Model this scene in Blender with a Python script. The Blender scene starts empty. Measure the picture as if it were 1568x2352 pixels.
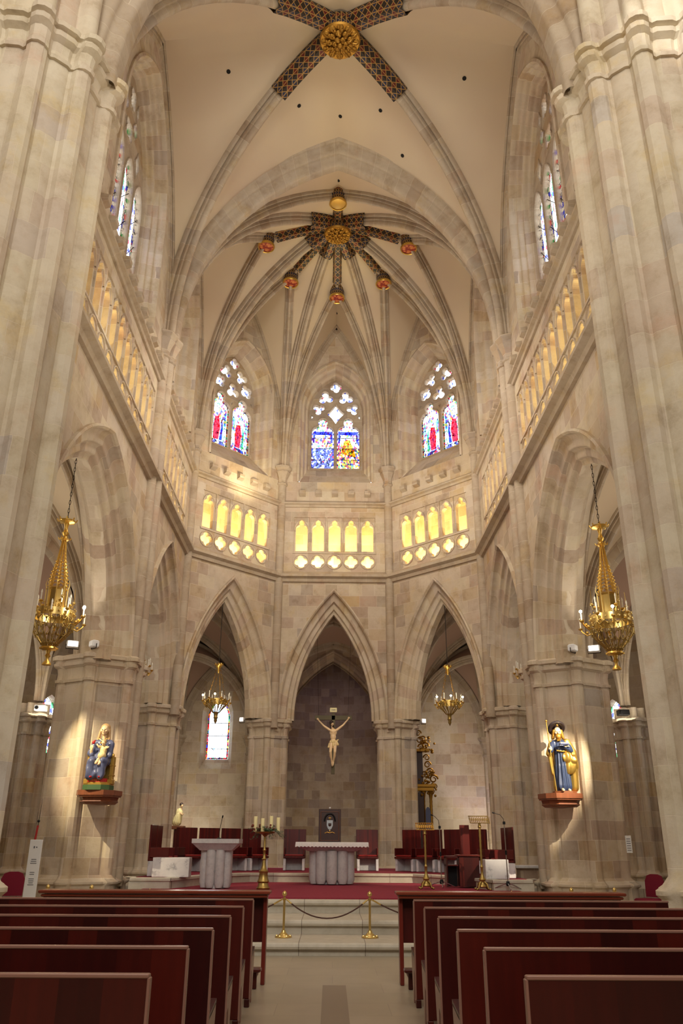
import bpy, math, random
from mathutils import Vector, Matrix
from mathutils.geometry import tessellate_polygon
PI = math.pi
random.seed(7)
S = bpy.context.scene
COL = S.collection

# ------------------------------------------------------------------ camera
FPX = 1847.0
cam_d = bpy.data.cameras.new('camera'); cam = bpy.data.objects.new('camera', cam_d); COL.objects.link(cam)
S.camera = cam
cam_d.sensor_fit = 'AUTO'; cam_d.sensor_width = 36.0; cam_d.lens = FPX/2352*36.0
cam_d.clip_start = 0.05; cam_d.clip_end = 300
EYE = Vector((-0.04, 0.0, 1.48))
def cam_axes():
    p = math.radians(22.4); yw = math.radians(0.6); ro = math.radians(0.36)
    f = Vector((math.sin(yw)*math.cos(p), math.cos(yw)*math.cos(p), math.sin(p)))
    r = f.cross(Vector((0,0,1))).normalized(); u = r.cross(f)
    return r*math.cos(ro)+u*math.sin(ro), u*math.cos(ro)-r*math.sin(ro), f
_r,_u,_f = cam_axes()
M = Matrix((_r,_u,-_f)).transposed().to_4x4(); M.translation = EYE
cam.matrix_world = M

# ------------------------------------------------------------------ world, exposure
W = bpy.data.worlds.new('sky'); S.world = W; W.use_nodes = True
bg = W.node_tree.nodes['Background']; bg.inputs[0].default_value = (0.86,0.93,1.0,1); bg.inputs[1].default_value = 4.0
vs = S.view_settings
vs.view_transform = 'Standard'; vs.look = 'None'; vs.exposure = 0.04; vs.gamma = 1.0; vs.use_curve_mapping = False

# ------------------------------------------------------------------ lights
def area(name, loc, target, sx, sy, power, color):
    l = bpy.data.lights.new(name, 'AREA'); l.shape = 'RECTANGLE'; l.size = sx; l.size_y = sy; l.energy = power; l.color = color
    o = bpy.data.objects.new(name, l); COL.objects.link(o); o.location = loc
    o.rotation_euler = (Vector(target)-Vector(loc)).to_track_quat('-Z','Y').to_euler(); return o
def spot(name, loc, target, power, color, deg=40, blend=.4, r=.05):
    l = bpy.data.lights.new(name, 'SPOT'); l.energy = power; l.color = color; l.spot_size = math.radians(deg); l.spot_blend = blend; l.shadow_soft_size = r
    o = bpy.data.objects.new(name, l); COL.objects.link(o); o.location = loc
    o.rotation_euler = (Vector(target)-Vector(loc)).to_track_quat('-Z','Y').to_euler(); return o
def point(name, loc, power, color, r=.1):
    l = bpy.data.lights.new(name, 'POINT'); l.energy = power; l.color = color; l.shadow_soft_size = r
    o = bpy.data.objects.new(name, l); COL.objects.link(o); o.location = loc; return o
DAY=(1.0,.965,.89); WARM=(1.0,.89,.71); AMB=(1.0,.80,.30); VIO=(.62,.50,1.0); TRI=300
area('nave_daylight', (0,-7.5,15), (0,16,10), 9, 7, 1650, DAY)             # west rose and clerestory behind the camera
area('clerestory_light_left', (-4.2,3,17.5), (2.5,13,13), 3, 4, 190, DAY)
area('clerestory_light_right', (4.2,3,17.5), (-2.5,13,13), 3, 4, 190, DAY)
area('vault_uplight', (0,12.5,8.2), (0,17,22), 4, 2.2, 200, WARM)
area('apse_uplight', (0,22.6,9.8), (0,23.6,22), 3.5, 2.5, 250, WARM)
area('choir_downlight', (0,17,14.2), (0,24,5), 4, 3, 330, (1,.88,.76))
for s in (-1,1):
    area('aisle_light', (s*8.2,14.5,5.0), (s*8.2,15.5,9.5), 1.6, 3, 75, WARM)
    area('aisle_down_light', (s*8.2,16.5,8.3), (s*8.2,17,0), 1.6, 3, 45, WARM)
    area('ambulatory_light', (s*8.2,23.5,5.0), (s*8.2,24,9.5), 1.4, 2, 40, WARM)
    spot('arcade_flood', (s*5.6,17.9,5.75), (s*5.5,14.5,9.7), 90, WARM, 90, .6)
    point('chapel_light', (s*4.6,30.6,5.2), 28 if s<0 else 60, WARM, .3)
    spot('chapel_low_light', (s*6.0,30.6,.9), (s*5.6,32.9,2.0), 170, WARM, 80, .8)
point('ambulatory_centre_light', (0,30.4,6.6), 14, (1,.74,.6), .3)
spot('apse_chapel_low_light', (0,29.0,7.0), (0,36,.8), 330, WARM, 60, .9, .2)
spot('apse_chapel_violet_light', (0,33.3,7.2), (0,36,6.2), 26, (.8,.62,1), 110, .9, .2)
spot('crucifix_light', (2.2,20.5,9.6), (0,28.0,4.7), 620, (1,.84,.6), 8, .5, .03)
spot('madonna_light', (-7.2,15.2,5.6), (-5.2,18.1,2.95), 1500, (1,.84,.55), 30, .7, .02)
spot('apostle_light', (6.4,14.6,5.2), (4.50,18.3,2.85), 3000, (1,.87,.64), 28, .6, .02)
spot('gallery_wall_flood', (-2.7,25.2,12.7), (-3.2,26.05,13.9), 110, (1,.82,.48), 120, .9, .15)
spot('stained_glow_left', (3.5,20,15), (-1.07,25.6,1.6), 3000, (.40,.28,1), 4.2, .6, .05)
spot('stained_glow_right', (-3.5,20,15), (0.98,25.6,1.6), 3000, (.40,.28,1), 4.2, .6, .05)
spot('retable_chapel_light', (6.2,31.2,1.4), (5.1,33.2,4.0), 130, (.78,.70,1), 60, .9, .1)
spot('sun_patch', (4.3,12.6,17.6), (-4.9,13.8,11.6), 2600, (1,.97,.9), 9, .8, .05)
spot('sun_pier', (-3,-3,19), (5.75,9.5,14.9), 7000, (1,.97,.92), 8, .8, .05)
area('arcade_shade_lift', (0,9,3.2), (0,24,4), 3, 1.2, 45, DAY)

# ------------------------------------------------------------------ mesh builder
class MB:
    def __init__(s): s.v=[]; s.f=[]; s.uv=[]; s.mi=[]; s.m=0; s.fl=[]; s.flat=0
    def add(s, pts, uv=None):
        b=len(s.v); s.v += [tuple(p) for p in pts]; s.f.append(tuple(range(b,b+len(pts)))); s.uv.append(uv); s.mi.append(s.m); s.fl.append(s.flat)
    def mesh(s, vs, fs, uvs=None):
        b=len(s.v); s.v += [tuple(p) for p in vs]
        for i,f in enumerate(fs):
            s.f.append(tuple(b+k for k in f)); s.uv.append(uvs[i] if uvs else None); s.mi.append(s.m); s.fl.append(s.flat)
    def grid(s, P, U=None, closed=False):
        n=len(P); m=len(P[0]); vs=[p for r in P for p in r]; fs=[]; uvs=[]
        for i in range(n-1):
            for j in range(m if closed else m-1):
                k=(j+1)%m
                fs.append((i*m+j, i*m+k, (i+1)*m+k, (i+1)*m+j))
                if U:
                    uj=[U(i,j),U(i,j+1),U(i+1,j+1),U(i+1,j)]; uvs.append(uj)
        s.mesh(vs, fs, uvs if U else None)
    def box(s, c, d, rz=0, rx=0):
        c=Vector(c); R=Matrix.Rotation(rz,3,'Z')@Matrix.Rotation(rx,3,'X'); x,y,z=[q/2 for q in d]
        vs=[c+R@Vector((a*x,b*y,e*z)) for a in(-1,1) for b in(-1,1) for e in(-1,1)]
        s.mesh(vs,[(0,1,3,2),(4,6,7,5),(0,4,5,1),(2,3,7,6),(0,2,6,4),(1,5,7,3)]); return s
    def bbox(s, c, d, b=.006, rz=0):           # box with bevelled rim
        c=Vector(c); R=Matrix.Rotation(rz,3,'Z'); x,y,z=[q/2 for q in d]
        rings=[]
        for zz,i in ((-z,b),(-z+b,0),(z-b,0),(z,b)):
            X=x-i; Y=y-i; k=b
            ring=[(-X+k,-Y),(X-k,-Y),(X,-Y+k),(X,Y-k),(X-k,Y),(-X+k,Y),(-X,Y-k),(-X,-Y+k)]
            rings.append([c+R@Vector((p[0],p[1],zz)) for p in ring])
        s.grid(rings,closed=True); s.add(rings[0][::-1]); s.add(rings[-1]); return s
    def lathe(s, prof, c=(0,0,0), n=16, lobes=0, amp=0, cap=True, ax=None):
        c=Vector(c); Q=Vector((0,0,1)).rotation_difference(Vector(ax).normalized()).to_matrix() if ax else Matrix.Identity(3)
        P=[[c+Q@Vector((r*(1+amp*math.cos(lobes*2*PI*j/n))*math.cos(2*PI*j/n), r*(1+amp*math.cos(lobes*2*PI*j/n))*math.sin(2*PI*j/n), z)) for j in range(n)] for r,z in prof]
        s.grid(P, closed=True)
        if cap:
            if prof[0][0]>1e-4: s.add(P[0][::-1])
            if prof[-1][0]>1e-4: s.add(P[-1])
        return s
    def tube(s, pts, r, n=8, r1=None, closed=False):
        pts=[Vector(p) for p in pts]; N=len(pts); rings=[]; up=None
        for i,p in enumerate(pts):
            t=(pts[(i+1)%N]-pts[i-1]) if closed else (pts[min(i+1,N-1)]-pts[max(i-1,0)])
            t.normalize()
            if up is None:
                up=Vector((0,0,1)) if abs(t.z)<.9 else Vector((1,0,0))
            a=t.cross(up)
            if a.length<1e-5: a=t.cross(Vector((0,1,0)))
            a.normalize(); b=a.cross(t).normalized(); up=b
            rr=r if r1 is None else r+(r1-r)*i/(N-1)
            if callable(r): rr=r(i/(N-1))
            rings.append([p+a*rr*math.cos(2*PI*j/n)+b*rr*math.sin(2*PI*j/n) for j in range(n)])
        if closed: rings.append(rings[0])
        s.grid(rings, closed=True)
        if not closed: s.add(rings[0][::-1]); s.add(rings[-1])
        return s
    def ball(s, c, r, n=10, m=7, sc=(1,1,1)):
        c=Vector(c); P=[]
        for i in range(m+1):
            a=PI*i/m; rr=max(math.sin(a),1e-3)*r
            P.append([c+Vector((sc[0]*rr*math.cos(2*PI*j/n),sc[1]*rr*math.sin(2*PI*j/n),-sc[2]*r*math.cos(a))) for j in range(n)])
        s.grid(P,closed=True); return s
    def prism(s, poly, z0, z1, T=None):
        T=T or (lambda p:p); a=[T(Vector((x,y,z0))) for x,y in poly]; b=[T(Vector((x,y,z1))) for x,y in poly]
        s.grid([a,b],closed=True); s.add(a[::-1]); s.add(b); return s
    def plate(s, fr, outer, holes, w0, w1):
        """flat plate with holes in the frame fr: outlines are (u,z)"""
        s.flat=1; loops=[outer]+holes; flat=[p for l in loops for p in l]
        tris=tessellate_polygon([[Vector((p[0],p[1],0)) for p in l] for l in loops])
        A=[fr.p(u,z,w0) for u,z in flat]; B=[fr.p(u,z,w1) for u,z in flat]
        s.mesh(A,[tuple(t) for t in tris]); s.mesh(B,[tuple(t)[::-1] for t in tris])
        for l in loops:
            s.grid([[fr.p(u,z,w0) for u,z in l],[fr.p(u,z,w1) for u,z in l]],closed=True)
        s.flat=0; return s
    def build(s, name, mat, parent=None, smooth=None, loc=None):
        me=bpy.data.meshes.new(name); me.from_pydata(s.v,[],s.f)
        mats = mat if isinstance(mat,(list,tuple)) else [mat]
        for m in mats: me.materials.append(m)
        me.polygons.foreach_set('material_index', s.mi)
        uvl=me.uv_layers.new(name='UVMap').data
        for p,uv in zip(me.polygons,s.uv):
            if uv:
                for li,q in zip(p.loop_indices,uv): uvl[li].uv=q
            else:
                n=p.normal
                if abs(n.z)>.75:
                    for li in p.loop_indices:
                        q=me.vertices[me.loops[li].vertex_index].co; uvl[li].uv=(q.x,q.y)
                else:
                    t=Vector((-n.y,n.x,0)).normalized()
                    for li in p.loop_indices:
                        q=me.vertices[me.loops[li].vertex_index].co; uvl[li].uv=(q.dot(t)+40,q.z)
        o=bpy.data.objects.new(name,me); COL.objects.link(o)
        if smooth is not None:
            me.attributes.new('flat','INT','FACE').data.foreach_set('value',s.fl); me.validate(); import bmesh
            b=bmesh.new(); b.from_mesh(me); bmesh.ops.remove_doubles(b,verts=b.verts,dist=1e-5); bmesh.ops.recalc_face_normals(b,faces=b.faces); b.to_mesh(me); b.free()
            me.set_sharp_from_angle(angle=math.radians(smooth)); me.polygons.foreach_set('use_smooth',[v.value==0 for v in me.attributes['flat'].data])
            me.attributes.remove(me.attributes['flat'])
        if parent: o.parent=parent
        if loc: o.location=loc
        return o
class Fr:
    """vertical wall frame: u along the wall, z up, w outward through the wall"""
    def __init__(s,A,B,inner):
        A=Vector((A[0],A[1],0)); B=Vector((B[0],B[1],0)); s.o=(A+B)/2; s.U=(B-A).normalized(); s.L=(B-A).length
        s.W=Vector((s.U.y,-s.U.x,0))
        if (Vector((inner[0],inner[1],0))-s.o).dot(s.W)>0: s.W=-s.W
    def p(s,u,z,w): return s.o+s.U*u+s.W*w+Vector((0,0,z))
def thing(name,label,cat,loc=(0,0,0),rz=0,group=None):
    o=bpy.data.objects.new(name,None); COL.objects.link(o); o.location=loc; o.rotation_euler=(0,0,rz); o.empty_display_size=.1
    o['label']=label; o['category']=cat
    if group: o['group']=group
    return o
def tag(o,label,cat,group=None):
    o['label']=label; o['category']=cat
    if group: o['group']=group
    return o
def struct(o): o['kind']='structure'; return o
def dup(root,loc,rz=0,label=None,group=None,scale=None):
    r=root.copy(); COL.objects.link(r); r.location=loc; r.rotation_euler=(0,0,rz)
    if label: r['label']=label
    if group: r['group']=group
    if scale: r.scale=scale
    for ch in list(root.children):
        c=ch.copy(); COL.objects.link(c); c.parent=r
        for g in ch.children:
            d=g.copy(); COL.objects.link(d); d.parent=c
    return r

# ------------------------------------------------------------------ materials
def srgb(r,g,b):
    f=lambda c:(c/255/12.92 if c/255<=.04045 else ((c/255+.055)/1.055)**2.4); return (f(r),f(g),f(b),1)
def mat(name,col,rough=.6,metal=0,**k):
    m=bpy.data.materials.new(name); m.use_nodes=True; b=m.node_tree.nodes['Principled BSDF']
    b.inputs['Base Color'].default_value=col; b.inputs['Roughness'].default_value=rough; b.inputs['Metallic'].default_value=metal
    for kk,v in k.items(): b.inputs[kk.replace('_',' ')].default_value=v
    return m
class NT:
    def __init__(s,m): s.t=m.node_tree; s.b=s.t.nodes['Principled BSDF']
    def n(s,ty,**k):
        x=s.t.nodes.new('ShaderNode'+ty)
        for a,v in k.items(): setattr(x,a,v)
        return x
    def l(s,a,b): s.t.links.new(a,b)
    def val(s,node,**k):
        for a,v in k.items(): node.inputs[a.replace('_',' ')].default_value=v
        return node
    def ramp(s,fac,stops,interp='LINEAR'):
        r=s.n('ValToRGB'); r.color_ramp.interpolation=interp; e=r.color_ramp.elements
        while len(e)>1: e.remove(e[-1])
        e[0].position=stops[0][0]; e[0].color=stops[0][1]
        for p,c in stops[1:]:
            q=e.new(p); q.color=c
        s.l(fac,r.inputs[0]); return r.outputs[0]
    def mix(s,fac,a,b,mode='MIX'):
        x=s.n('Mix',data_type='RGBA',blend_type=mode)
        for i,v in ((0,fac),(6,a),(7,b)):
            if hasattr(v,'links'): s.l(v,x.inputs[i])
            else: x.inputs[i].default_value=v
        return x.outputs[2]
    def noise(s,scale,detail=3,vec=None,rough=.5):
        x=s.n('TexNoise'); s.val(x,Scale=scale,Detail=detail,Roughness=rough)
        if vec: s.l(vec,x.inputs['Vector'])
        return x.outputs[0]
    def bump(s,h,strength=.3,dist=.01):
        x=s.n('Bump'); s.val(x,Strength=strength,Distance=dist); s.l(h,x.inputs['Height']); s.l(x.outputs[0],s.b.inputs['Normal'])
def stone(name,stops,bw=.62,bh=.40,mortar=(216,202,180),patch=.30,msize=.006):
    m=mat(name,(1,1,1,1),.85); N=NT(m)
    uv=N.n('TexCoord').outputs['UV']; geo=N.n('NewGeometry').outputs['Position']
    wob=N.n('TexNoise'); N.val(wob,Scale=1.7,Detail=2); N.l(geo,wob.inputs['Vector'])
    sc=N.n('VectorMath',operation='MULTIPLY_ADD'); N.l(wob.outputs['Color'],sc.inputs[0]); sc.inputs[1].default_value=(.05,.05,0); N.l(uv,sc.inputs[2])
    br=N.n('TexBrick'); N.l(sc.outputs[0],br.inputs['Vector'])
    N.val(br,Scale=1.0,Mortar_Size=msize,Mortar_Smooth=.6,Bias=0.0,Brick_Width=bw,Row_Height=bh)
    br.inputs['Color1'].default_value=(0,0,0,1); br.inputs['Color2'].default_value=(1,1,1,1); br.inputs['Mortar'].default_value=(.5,.5,.5,1); br.offset=.5; br.squash=.7; br.squash_frequency=3
    c=N.ramp(br.outputs['Color'],stops)
    big=N.noise(.45,4,geo,.6); bc=N.ramp(big,[(.30,srgb(176,148,128)),(.5,srgb(205,190,168)),(.7,srgb(196,186,178))])
    c=N.mix(patch,c,bc)
    med=N.noise(2.2,6,geo,.7); mc=N.ramp(med,[(.28,(.62,.55,.46,1)),(.44,(.9,.87,.83,1)),(.56,(1,1,1,1)),(.75,(1.06,1.04,1.02,1))]); c=N.mix(.75,c,mc,'MULTIPLY')
    t2=N.noise(1.1,5,wob.inputs['Vector'].links[0].from_socket,.65); tw=N.n('VectorMath',operation='ADD'); N.l(geo,tw.inputs[0]); tw.inputs[1].default_value=(31,17,9); t2=N.noise(.9,5,tw.outputs[0],.65)
    c=N.mix(.8,c,N.ramp(t2,[(.30,(1.0,.86,.80,1)),(.42,(1,1,1,1)),(.56,(1,1,1,1)),(.66,(1.0,.93,.74,1)),(.78,(.86,.86,.90,1))]),'MULTIPLY')
    mf=N.n('Math',operation='MULTIPLY'); N.l(br.outputs['Fac'],mf.inputs[0]); mf.inputs[1].default_value=.6
    c=N.mix(mf.outputs[0],c,srgb(*mortar)); N.l(c,N.b.inputs['Base Color'])
    fine=N.noise(28,5,geo,.7)
    h=N.n('Math',operation='MULTIPLY_ADD'); N.l(br.outputs['Fac'],h.inputs[0]); h.inputs[1].default_value=-.6; N.l(fine,h.inputs[2])
    N.bump(h.outputs[0],.35,.012); return m
G=lambda *a:srgb(*a)
ST=stone('limestone_blocks',[(0,G(180,154,118)),(.16,G(206,192,164)),(.36,G(190,172,146)),(.50,G(204,190,168)),(.62,G(180,154,132)),(.74,G(208,194,172)),(.88,G(172,148,126)),(.95,G(160,150,138)),(1,G(194,164,112))])
STR=stone('limestone_ribs',[(0,G(172,156,134)),(.3,G(182,166,144)),(.5,G(166,148,126)),(.66,G(178,162,142)),(.86,G(154,140,126)),(.97,G(166,140,106)),(1,G(160,134,100))],bw=3,bh=.5,patch=.2)
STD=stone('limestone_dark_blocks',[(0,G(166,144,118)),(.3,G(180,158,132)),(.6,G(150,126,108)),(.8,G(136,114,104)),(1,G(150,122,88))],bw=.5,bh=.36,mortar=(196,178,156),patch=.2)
STN=stone('limestone_pier_blocks',[(0,G(202,190,164)),(.3,G(212,201,177)),(.5,G(204,190,168)),(.7,G(208,197,176)),(.9,G(198,180,160)),(.97,G(190,182,172))],bw=.8,bh=.62,patch=.2)
PLA=mat('vault_plaster',G(206,182,158),.9); N=NT(PLA); g=N.n('NewGeometry').outputs['Position']
N.l(N.ramp(N.noise(.25,3,g),[(.3,G(194,172,148)),(.6,G(206,188,160)),(.8,G(200,184,164))]),N.b.inputs['Base Color']); N.bump(N.noise(40,4,g),.06,.01)
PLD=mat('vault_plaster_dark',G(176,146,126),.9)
FLO=mat('floor_slabs',(1,1,1,1),.32); N=NT(FLO); g=N.n('NewGeometry').outputs['Position']
br=N.n('TexBrick'); N.l(g,br.inputs['Vector']); N.val(br,Scale=1.0,Mortar_Size=.004,Brick_Width=1.1,Row_Height=.62,Mortar_Smooth=.3)
br.inputs['Color1'].default_value=G(160,146,124); br.inputs['Color2'].default_value=G(168,153,131); br.inputs['Mortar'].default_value=G(140,125,106)
N.l(N.mix(.5,br.outputs['Color'],N.ramp(N.noise(3,5,g),[(.3,(.8,.8,.8,1)),(.7,(1.05,1.05,1.05,1))]),'MULTIPLY'),N.b.inputs['Base Color'])
STEP=mat('step_limestone',G(190,180,164),.5); N=NT(STEP); g=N.n('NewGeometry').outputs['Position']
br=N.n('TexBrick'); N.l(g,br.inputs['Vector']); N.val(br,Scale=1.0,Mortar_Size=.006,Brick_Width=.95,Row_Height=40,Mortar_Smooth=.3)
br.inputs['Color1'].default_value=G(182,172,154); br.inputs['Color2'].default_value=G(200,192,176); br.inputs['Mortar'].default_value=G(120,106,92)
N.l(N.mix(.7,br.outputs['Color'],N.ramp(N.noise(5,6,g,.7),[(.3,(.72,.7,.66,1)),(.6,(1,1,1,1))]),'MULTIPLY'),N.b.inputs['Base Color'])
CAR=mat('crimson_carpet',G(128,20,42),.95); N=NT(CAR); g=N.n('NewGeometry').outputs['Position']
N.l(N.ramp(N.noise(60,4,g),[(.3,G(112,14,38)),(.7,G(150,32,56))]),N.b.inputs['Base Color']); N.bump(N.noise(300,2,g),.4,.01)
def wood(name,cols,rough=.3,board=.19,axis=0):
    m=mat(name,(1,1,1,1),rough); N=NT(m); oc=N.n('TexCoord').outputs['Object']
    mp=N.n('Mapping'); N.l(oc,mp.inputs[0]); mp.inputs['Scale'].default_value=(6,6,.7)
    gr=N.noise(3,6,mp.outputs[0],.65)
    sx=N.n('SeparateXYZ'); N.l(oc,sx.inputs[0])
    d=N.n('Math',operation='DIVIDE'); N.l(sx.outputs[axis],d.inputs[0]); d.inputs[1].default_value=board
    fl=N.n('Math',operation='FLOOR'); N.l(d.outputs[0],fl.inputs[0])
    oi=N.n('ObjectInfo'); ad=N.n('Math',operation='MULTIPLY_ADD'); N.l(oi.outputs['Random'],ad.inputs[0]); ad.inputs[1].default_value=97; N.l(fl.outputs[0],ad.inputs[2])
    wn=N.n('TexWhiteNoise',noise_dimensions='1D'); N.l(ad.outputs[0],wn.inputs['W'])
    c=N.ramp(wn.outputs['Value'],[(0,cols[0]),(.5,cols[1]),(1,cols[2])])
    c=N.mix(.6,c,N.ramp(gr,[(.3,(.62,.6,.6,1)),(.7,(1.15,1.1,1.1,1))]),'MULTIPLY')
    N.l(c,N.b.inputs['Base Color']); return m
MAH=wood('mahogany_boards',[G(52,10,9),G(66,15,11),G(88,24,15)],.33)
MAE=mat('mahogany_edge_sheen',G(150,110,96),.3)  # pale colour paints the light sheen on pew edges and aisle-end legs
STALLW=wood('stall_mahogany',[G(60,10,10),G(80,15,14),G(94,24,18)],.3,.045)
OAKB=wood('bracket_oak',[G(118,66,40),G(132,76,46),G(126,70,42)],.4,2)
OCH=mat('plain_brown_wood',G(120,70,40),.45)
BRASS=mat('polished_brass',G(214,186,116),.3,.95); BRD=mat('aged_brass',G(172,146,84),.4,.9)
GOLD=mat('gilding',G(222,182,92),.36,.9); GOLDD=mat('old_gilding',G(168,124,50),.45,.8)
MARB=mat('white_marble',G(208,204,204),.35); N=NT(MARB); g=N.n('NewGeometry').outputs['Position']
N.l(N.ramp(N.noise(4,8,g,.75),[(.36,G(160,158,162)),(.46,G(206,203,204)),(.8,G(222,218,216))]),N.b.inputs['Base Color'])
GRAM=mat('grey_marble',G(190,188,188),.42); N=NT(GRAM); g=N.n('NewGeometry').outputs['Position']
N.l(N.ramp(N.noise(9,8,g,.8),[(.34,G(176,174,176)),(.52,G(196,194,192)),(.8,G(206,203,200))]),N.b.inputs['Base Color'])
RED=mat('red_leather',G(130,20,22),.35); BURG=mat('burgundy_fabric',G(118,8,40),.9)
BLK=mat('black_metal',G(22,22,24),.4,.6); CHR=mat('chrome',G(190,190,196),.2,1); IRON=mat('dark_iron',G(52,44,38),.5,.8)
WAX=mat('candle_wax',G(238,226,170),.5); LINEN=mat('white_linen',G(230,226,222),.9); WHT=mat('white_enamel',G(225,225,225),.4)
LEAF=mat('green_leaves',G(62,96,66),.6); BERRY=mat('dried_flowers',G(120,56,40),.8)
SKIN=mat('painted_skin',G(226,194,150),.35); HAIR=mat('painted_dark_hair',G(44,28,20),.6); BLOND=mat('painted_fair_hair',G(186,150,104),.5)
BLUE=mat('painted_blue_mantle',G(84,90,122),.3); NAVY=mat('painted_navy_robe',G(44,56,86),.35); CROSSW=mat('cross_wood',G(92,82,52),.6)
GRN=mat('painted_green',G(64,92,52),.6); REDP=mat('painted_red',G(170,28,26),.5); PINKC=mat('painted_cream_robe',G(222,196,140),.45)
HOLE=mat('dark_hole',G(20,16,12),.9); ROPE=mat('brown_rope',G(74,44,34),.8)
def emit(name,col,st):
    m=mat(name,col,.5); b=m.node_tree.nodes['Principled BSDF']; b.inputs['Emission Color'].default_value=col; b.inputs['Emission Strength'].default_value=st; return m
BULB=emit('lit_bulb',(1,.86,.55,1),40); BULBO=mat('unlit_candle_bulb',G(240,236,222),.3); FLOOD=emit('lit_lamp_glass',(1,.9,.75,1),9)
# painted rib: gold zigzags on dark brown, red and blue
PAINT=mat('painted_rib',(1,1,1,1),.45); N=NT(PAINT); uv=N.n('TexCoord').outputs['UV']; sp=N.n('SeparateXYZ'); N.l(uv,sp.inputs[0])
def mth(op,a,b=None,c=None):
    x=N.n('Math',operation=op)
    for i,v in enumerate((a,b,c)):
        if v is None: continue
        if hasattr(v,'links'): N.l(v,x.inputs[i])
        else: x.inputs[i].default_value=v
    return x.outputs[0]
tri=mth('PINGPONG',sp.outputs[1],.11); uu=mth('PINGPONG',sp.outputs[0],.11)
z1=mth('LESS_THAN',mth('ABSOLUTE',mth('SUBTRACT',tri,uu)),.013); side=mth('GREATER_THAN',tri,uu)
ed=mth('LESS_THAN',uu,.012)
c=N.mix(side,G(34,24,20),N.mix(mth('LESS_THAN',mth('MODULO',sp.outputs[1],.44),.22),G(92,22,20),G(30,36,62)))
c=N.mix(mth('MAXIMUM',z1,ed),c,G(164,126,66)); N.l(c,N.b.inputs['Base Color'])
# stained glass
def glass(name,stops,scale,lead=.02,white=.0,z0=0,z1=1,border=None):
    m=bpy.data.materials.new(name); m.use_nodes=True; t=m.node_tree; N=NT.__new__(NT); N.t=t
    for n in list(t.nodes):
        if n.type=='BSDF_PRINCIPLED': t.nodes.remove(n)
    out=[n for n in t.nodes if n.type=='OUTPUT_MATERIAL'][0]
    uv=N.n('TexCoord').outputs['UV']
    mp=N.n('Mapping'); N.l(uv,mp.inputs[0]); mp.inputs['Scale'].default_value=(1,.6,1); uv=mp.outputs[0]
    v=N.n('TexVoronoi'); N.val(v,Scale=scale,Randomness=.9); N.l(uv,v.inputs['Vector'])
    sp=N.n('SeparateColor'); N.l(v.outputs['Color'],sp.inputs[0])
    c=N.ramp(sp.outputs[0],stops,'CONSTANT')
    v2=N.n('TexVoronoi',feature='DISTANCE_TO_EDGE'); N.val(v2,Scale=scale,Randomness=.9); N.l(uv,v2.inputs['Vector'])
    lt=N.n('Math',operation='LESS_THAN'); N.l(v2.outputs['Distance'],lt.inputs[0]); lt.inputs[1].default_value=lead*scale*.33
    c=N.mix(lt.outputs[0],c,(.02,.02,.03,1))
    tr=N.n('BsdfTransparent'); N.l(c,tr.inputs[0]); N.l(tr.outputs[0],out.inputs[0]); return m
Wt=(1,1,1,1); Bl=(.10,.12,.9,1); Rd=(.85,.06,.10,1); Tl=(.15,.75,.7,1); Lb=(.35,.65,1,1); Or=(.9,.45,.05,1); Gn=(.1,.5,.2,1); Dk=(.03,.03,.08,1); Pu=(.4,.1,.6,1)
GL_UP=glass('stained_glass_pale',[(0,Wt),(.52,Bl),(.60,Wt),(.84,Rd),(.88,Wt),(.96,Bl)],14,.006)
GL_FIG=glass('stained_glass_saints',[(0,Wt),(.36,Bl),(.43,Lb),(.50,Rd),(.57,Wt),(.78,Gn),(.81,Pu),(.84,Wt),(.96,Or)],19,.008)
GL_BLUE=glass('stained_glass_blue',[(0,Bl),(.30,Dk),(.42,Wt),(.54,Bl),(.70,Rd),(.76,Lb),(.88,Wt)],18,.010)
GL_RED=glass('stained_glass_amber',[(0,Or),(.24,Rd),(.38,Dk),(.50,Wt),(.62,Or),(.74,Gn),(.80,Bl),(.90,Wt)],18,.010)
GL_SIDE=glass('stained_glass_clerestory',[(0,Wt),(.55,Bl),(.62,Wt),(.80,Rd),(.84,Wt),(.93,Gn)],12,.010)
GL_EDGE=glass('stained_glass_border',[(0,Rd),(.3,Gn),(.5,Wt),(.7,Bl),(.85,Or)],16,.01)
GL_WHT=glass('pale_leaded_glass',[(0,Wt),(.88,Lb)],9,.006)
def plain_glass(name,col):
    m=bpy.data.materials.new(name); m.use_nodes=True; t=m.node_tree
    for n in list(t.nodes):
        if n.type=='BSDF_PRINCIPLED': t.nodes.remove(n)
    tr=t.nodes.new('ShaderNodeBsdfTransparent'); tr.inputs[0].default_value=col
    t.links.new(tr.outputs[0],[n for n in t.nodes if n.type=='OUTPUT_MATERIAL'][0].inputs[0]); return m
GC_RED=plain_glass('ruby_glass',(.75,.03,.06,1)); GC_GREEN=plain_glass('green_glass',(.06,.42,.22,1)); GC_AMBER=plain_glass('amber_glass',(.95,.42,.05,1)); GC_BLUE=plain_glass('blue_glass',(.06,.08,.75,1)); GC_SKY=plain_glass('sky_blue_glass',(.2,.5,.9,1)); GC_PALE=plain_glass('pale_glass',(.85,.9,1,1))
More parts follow.
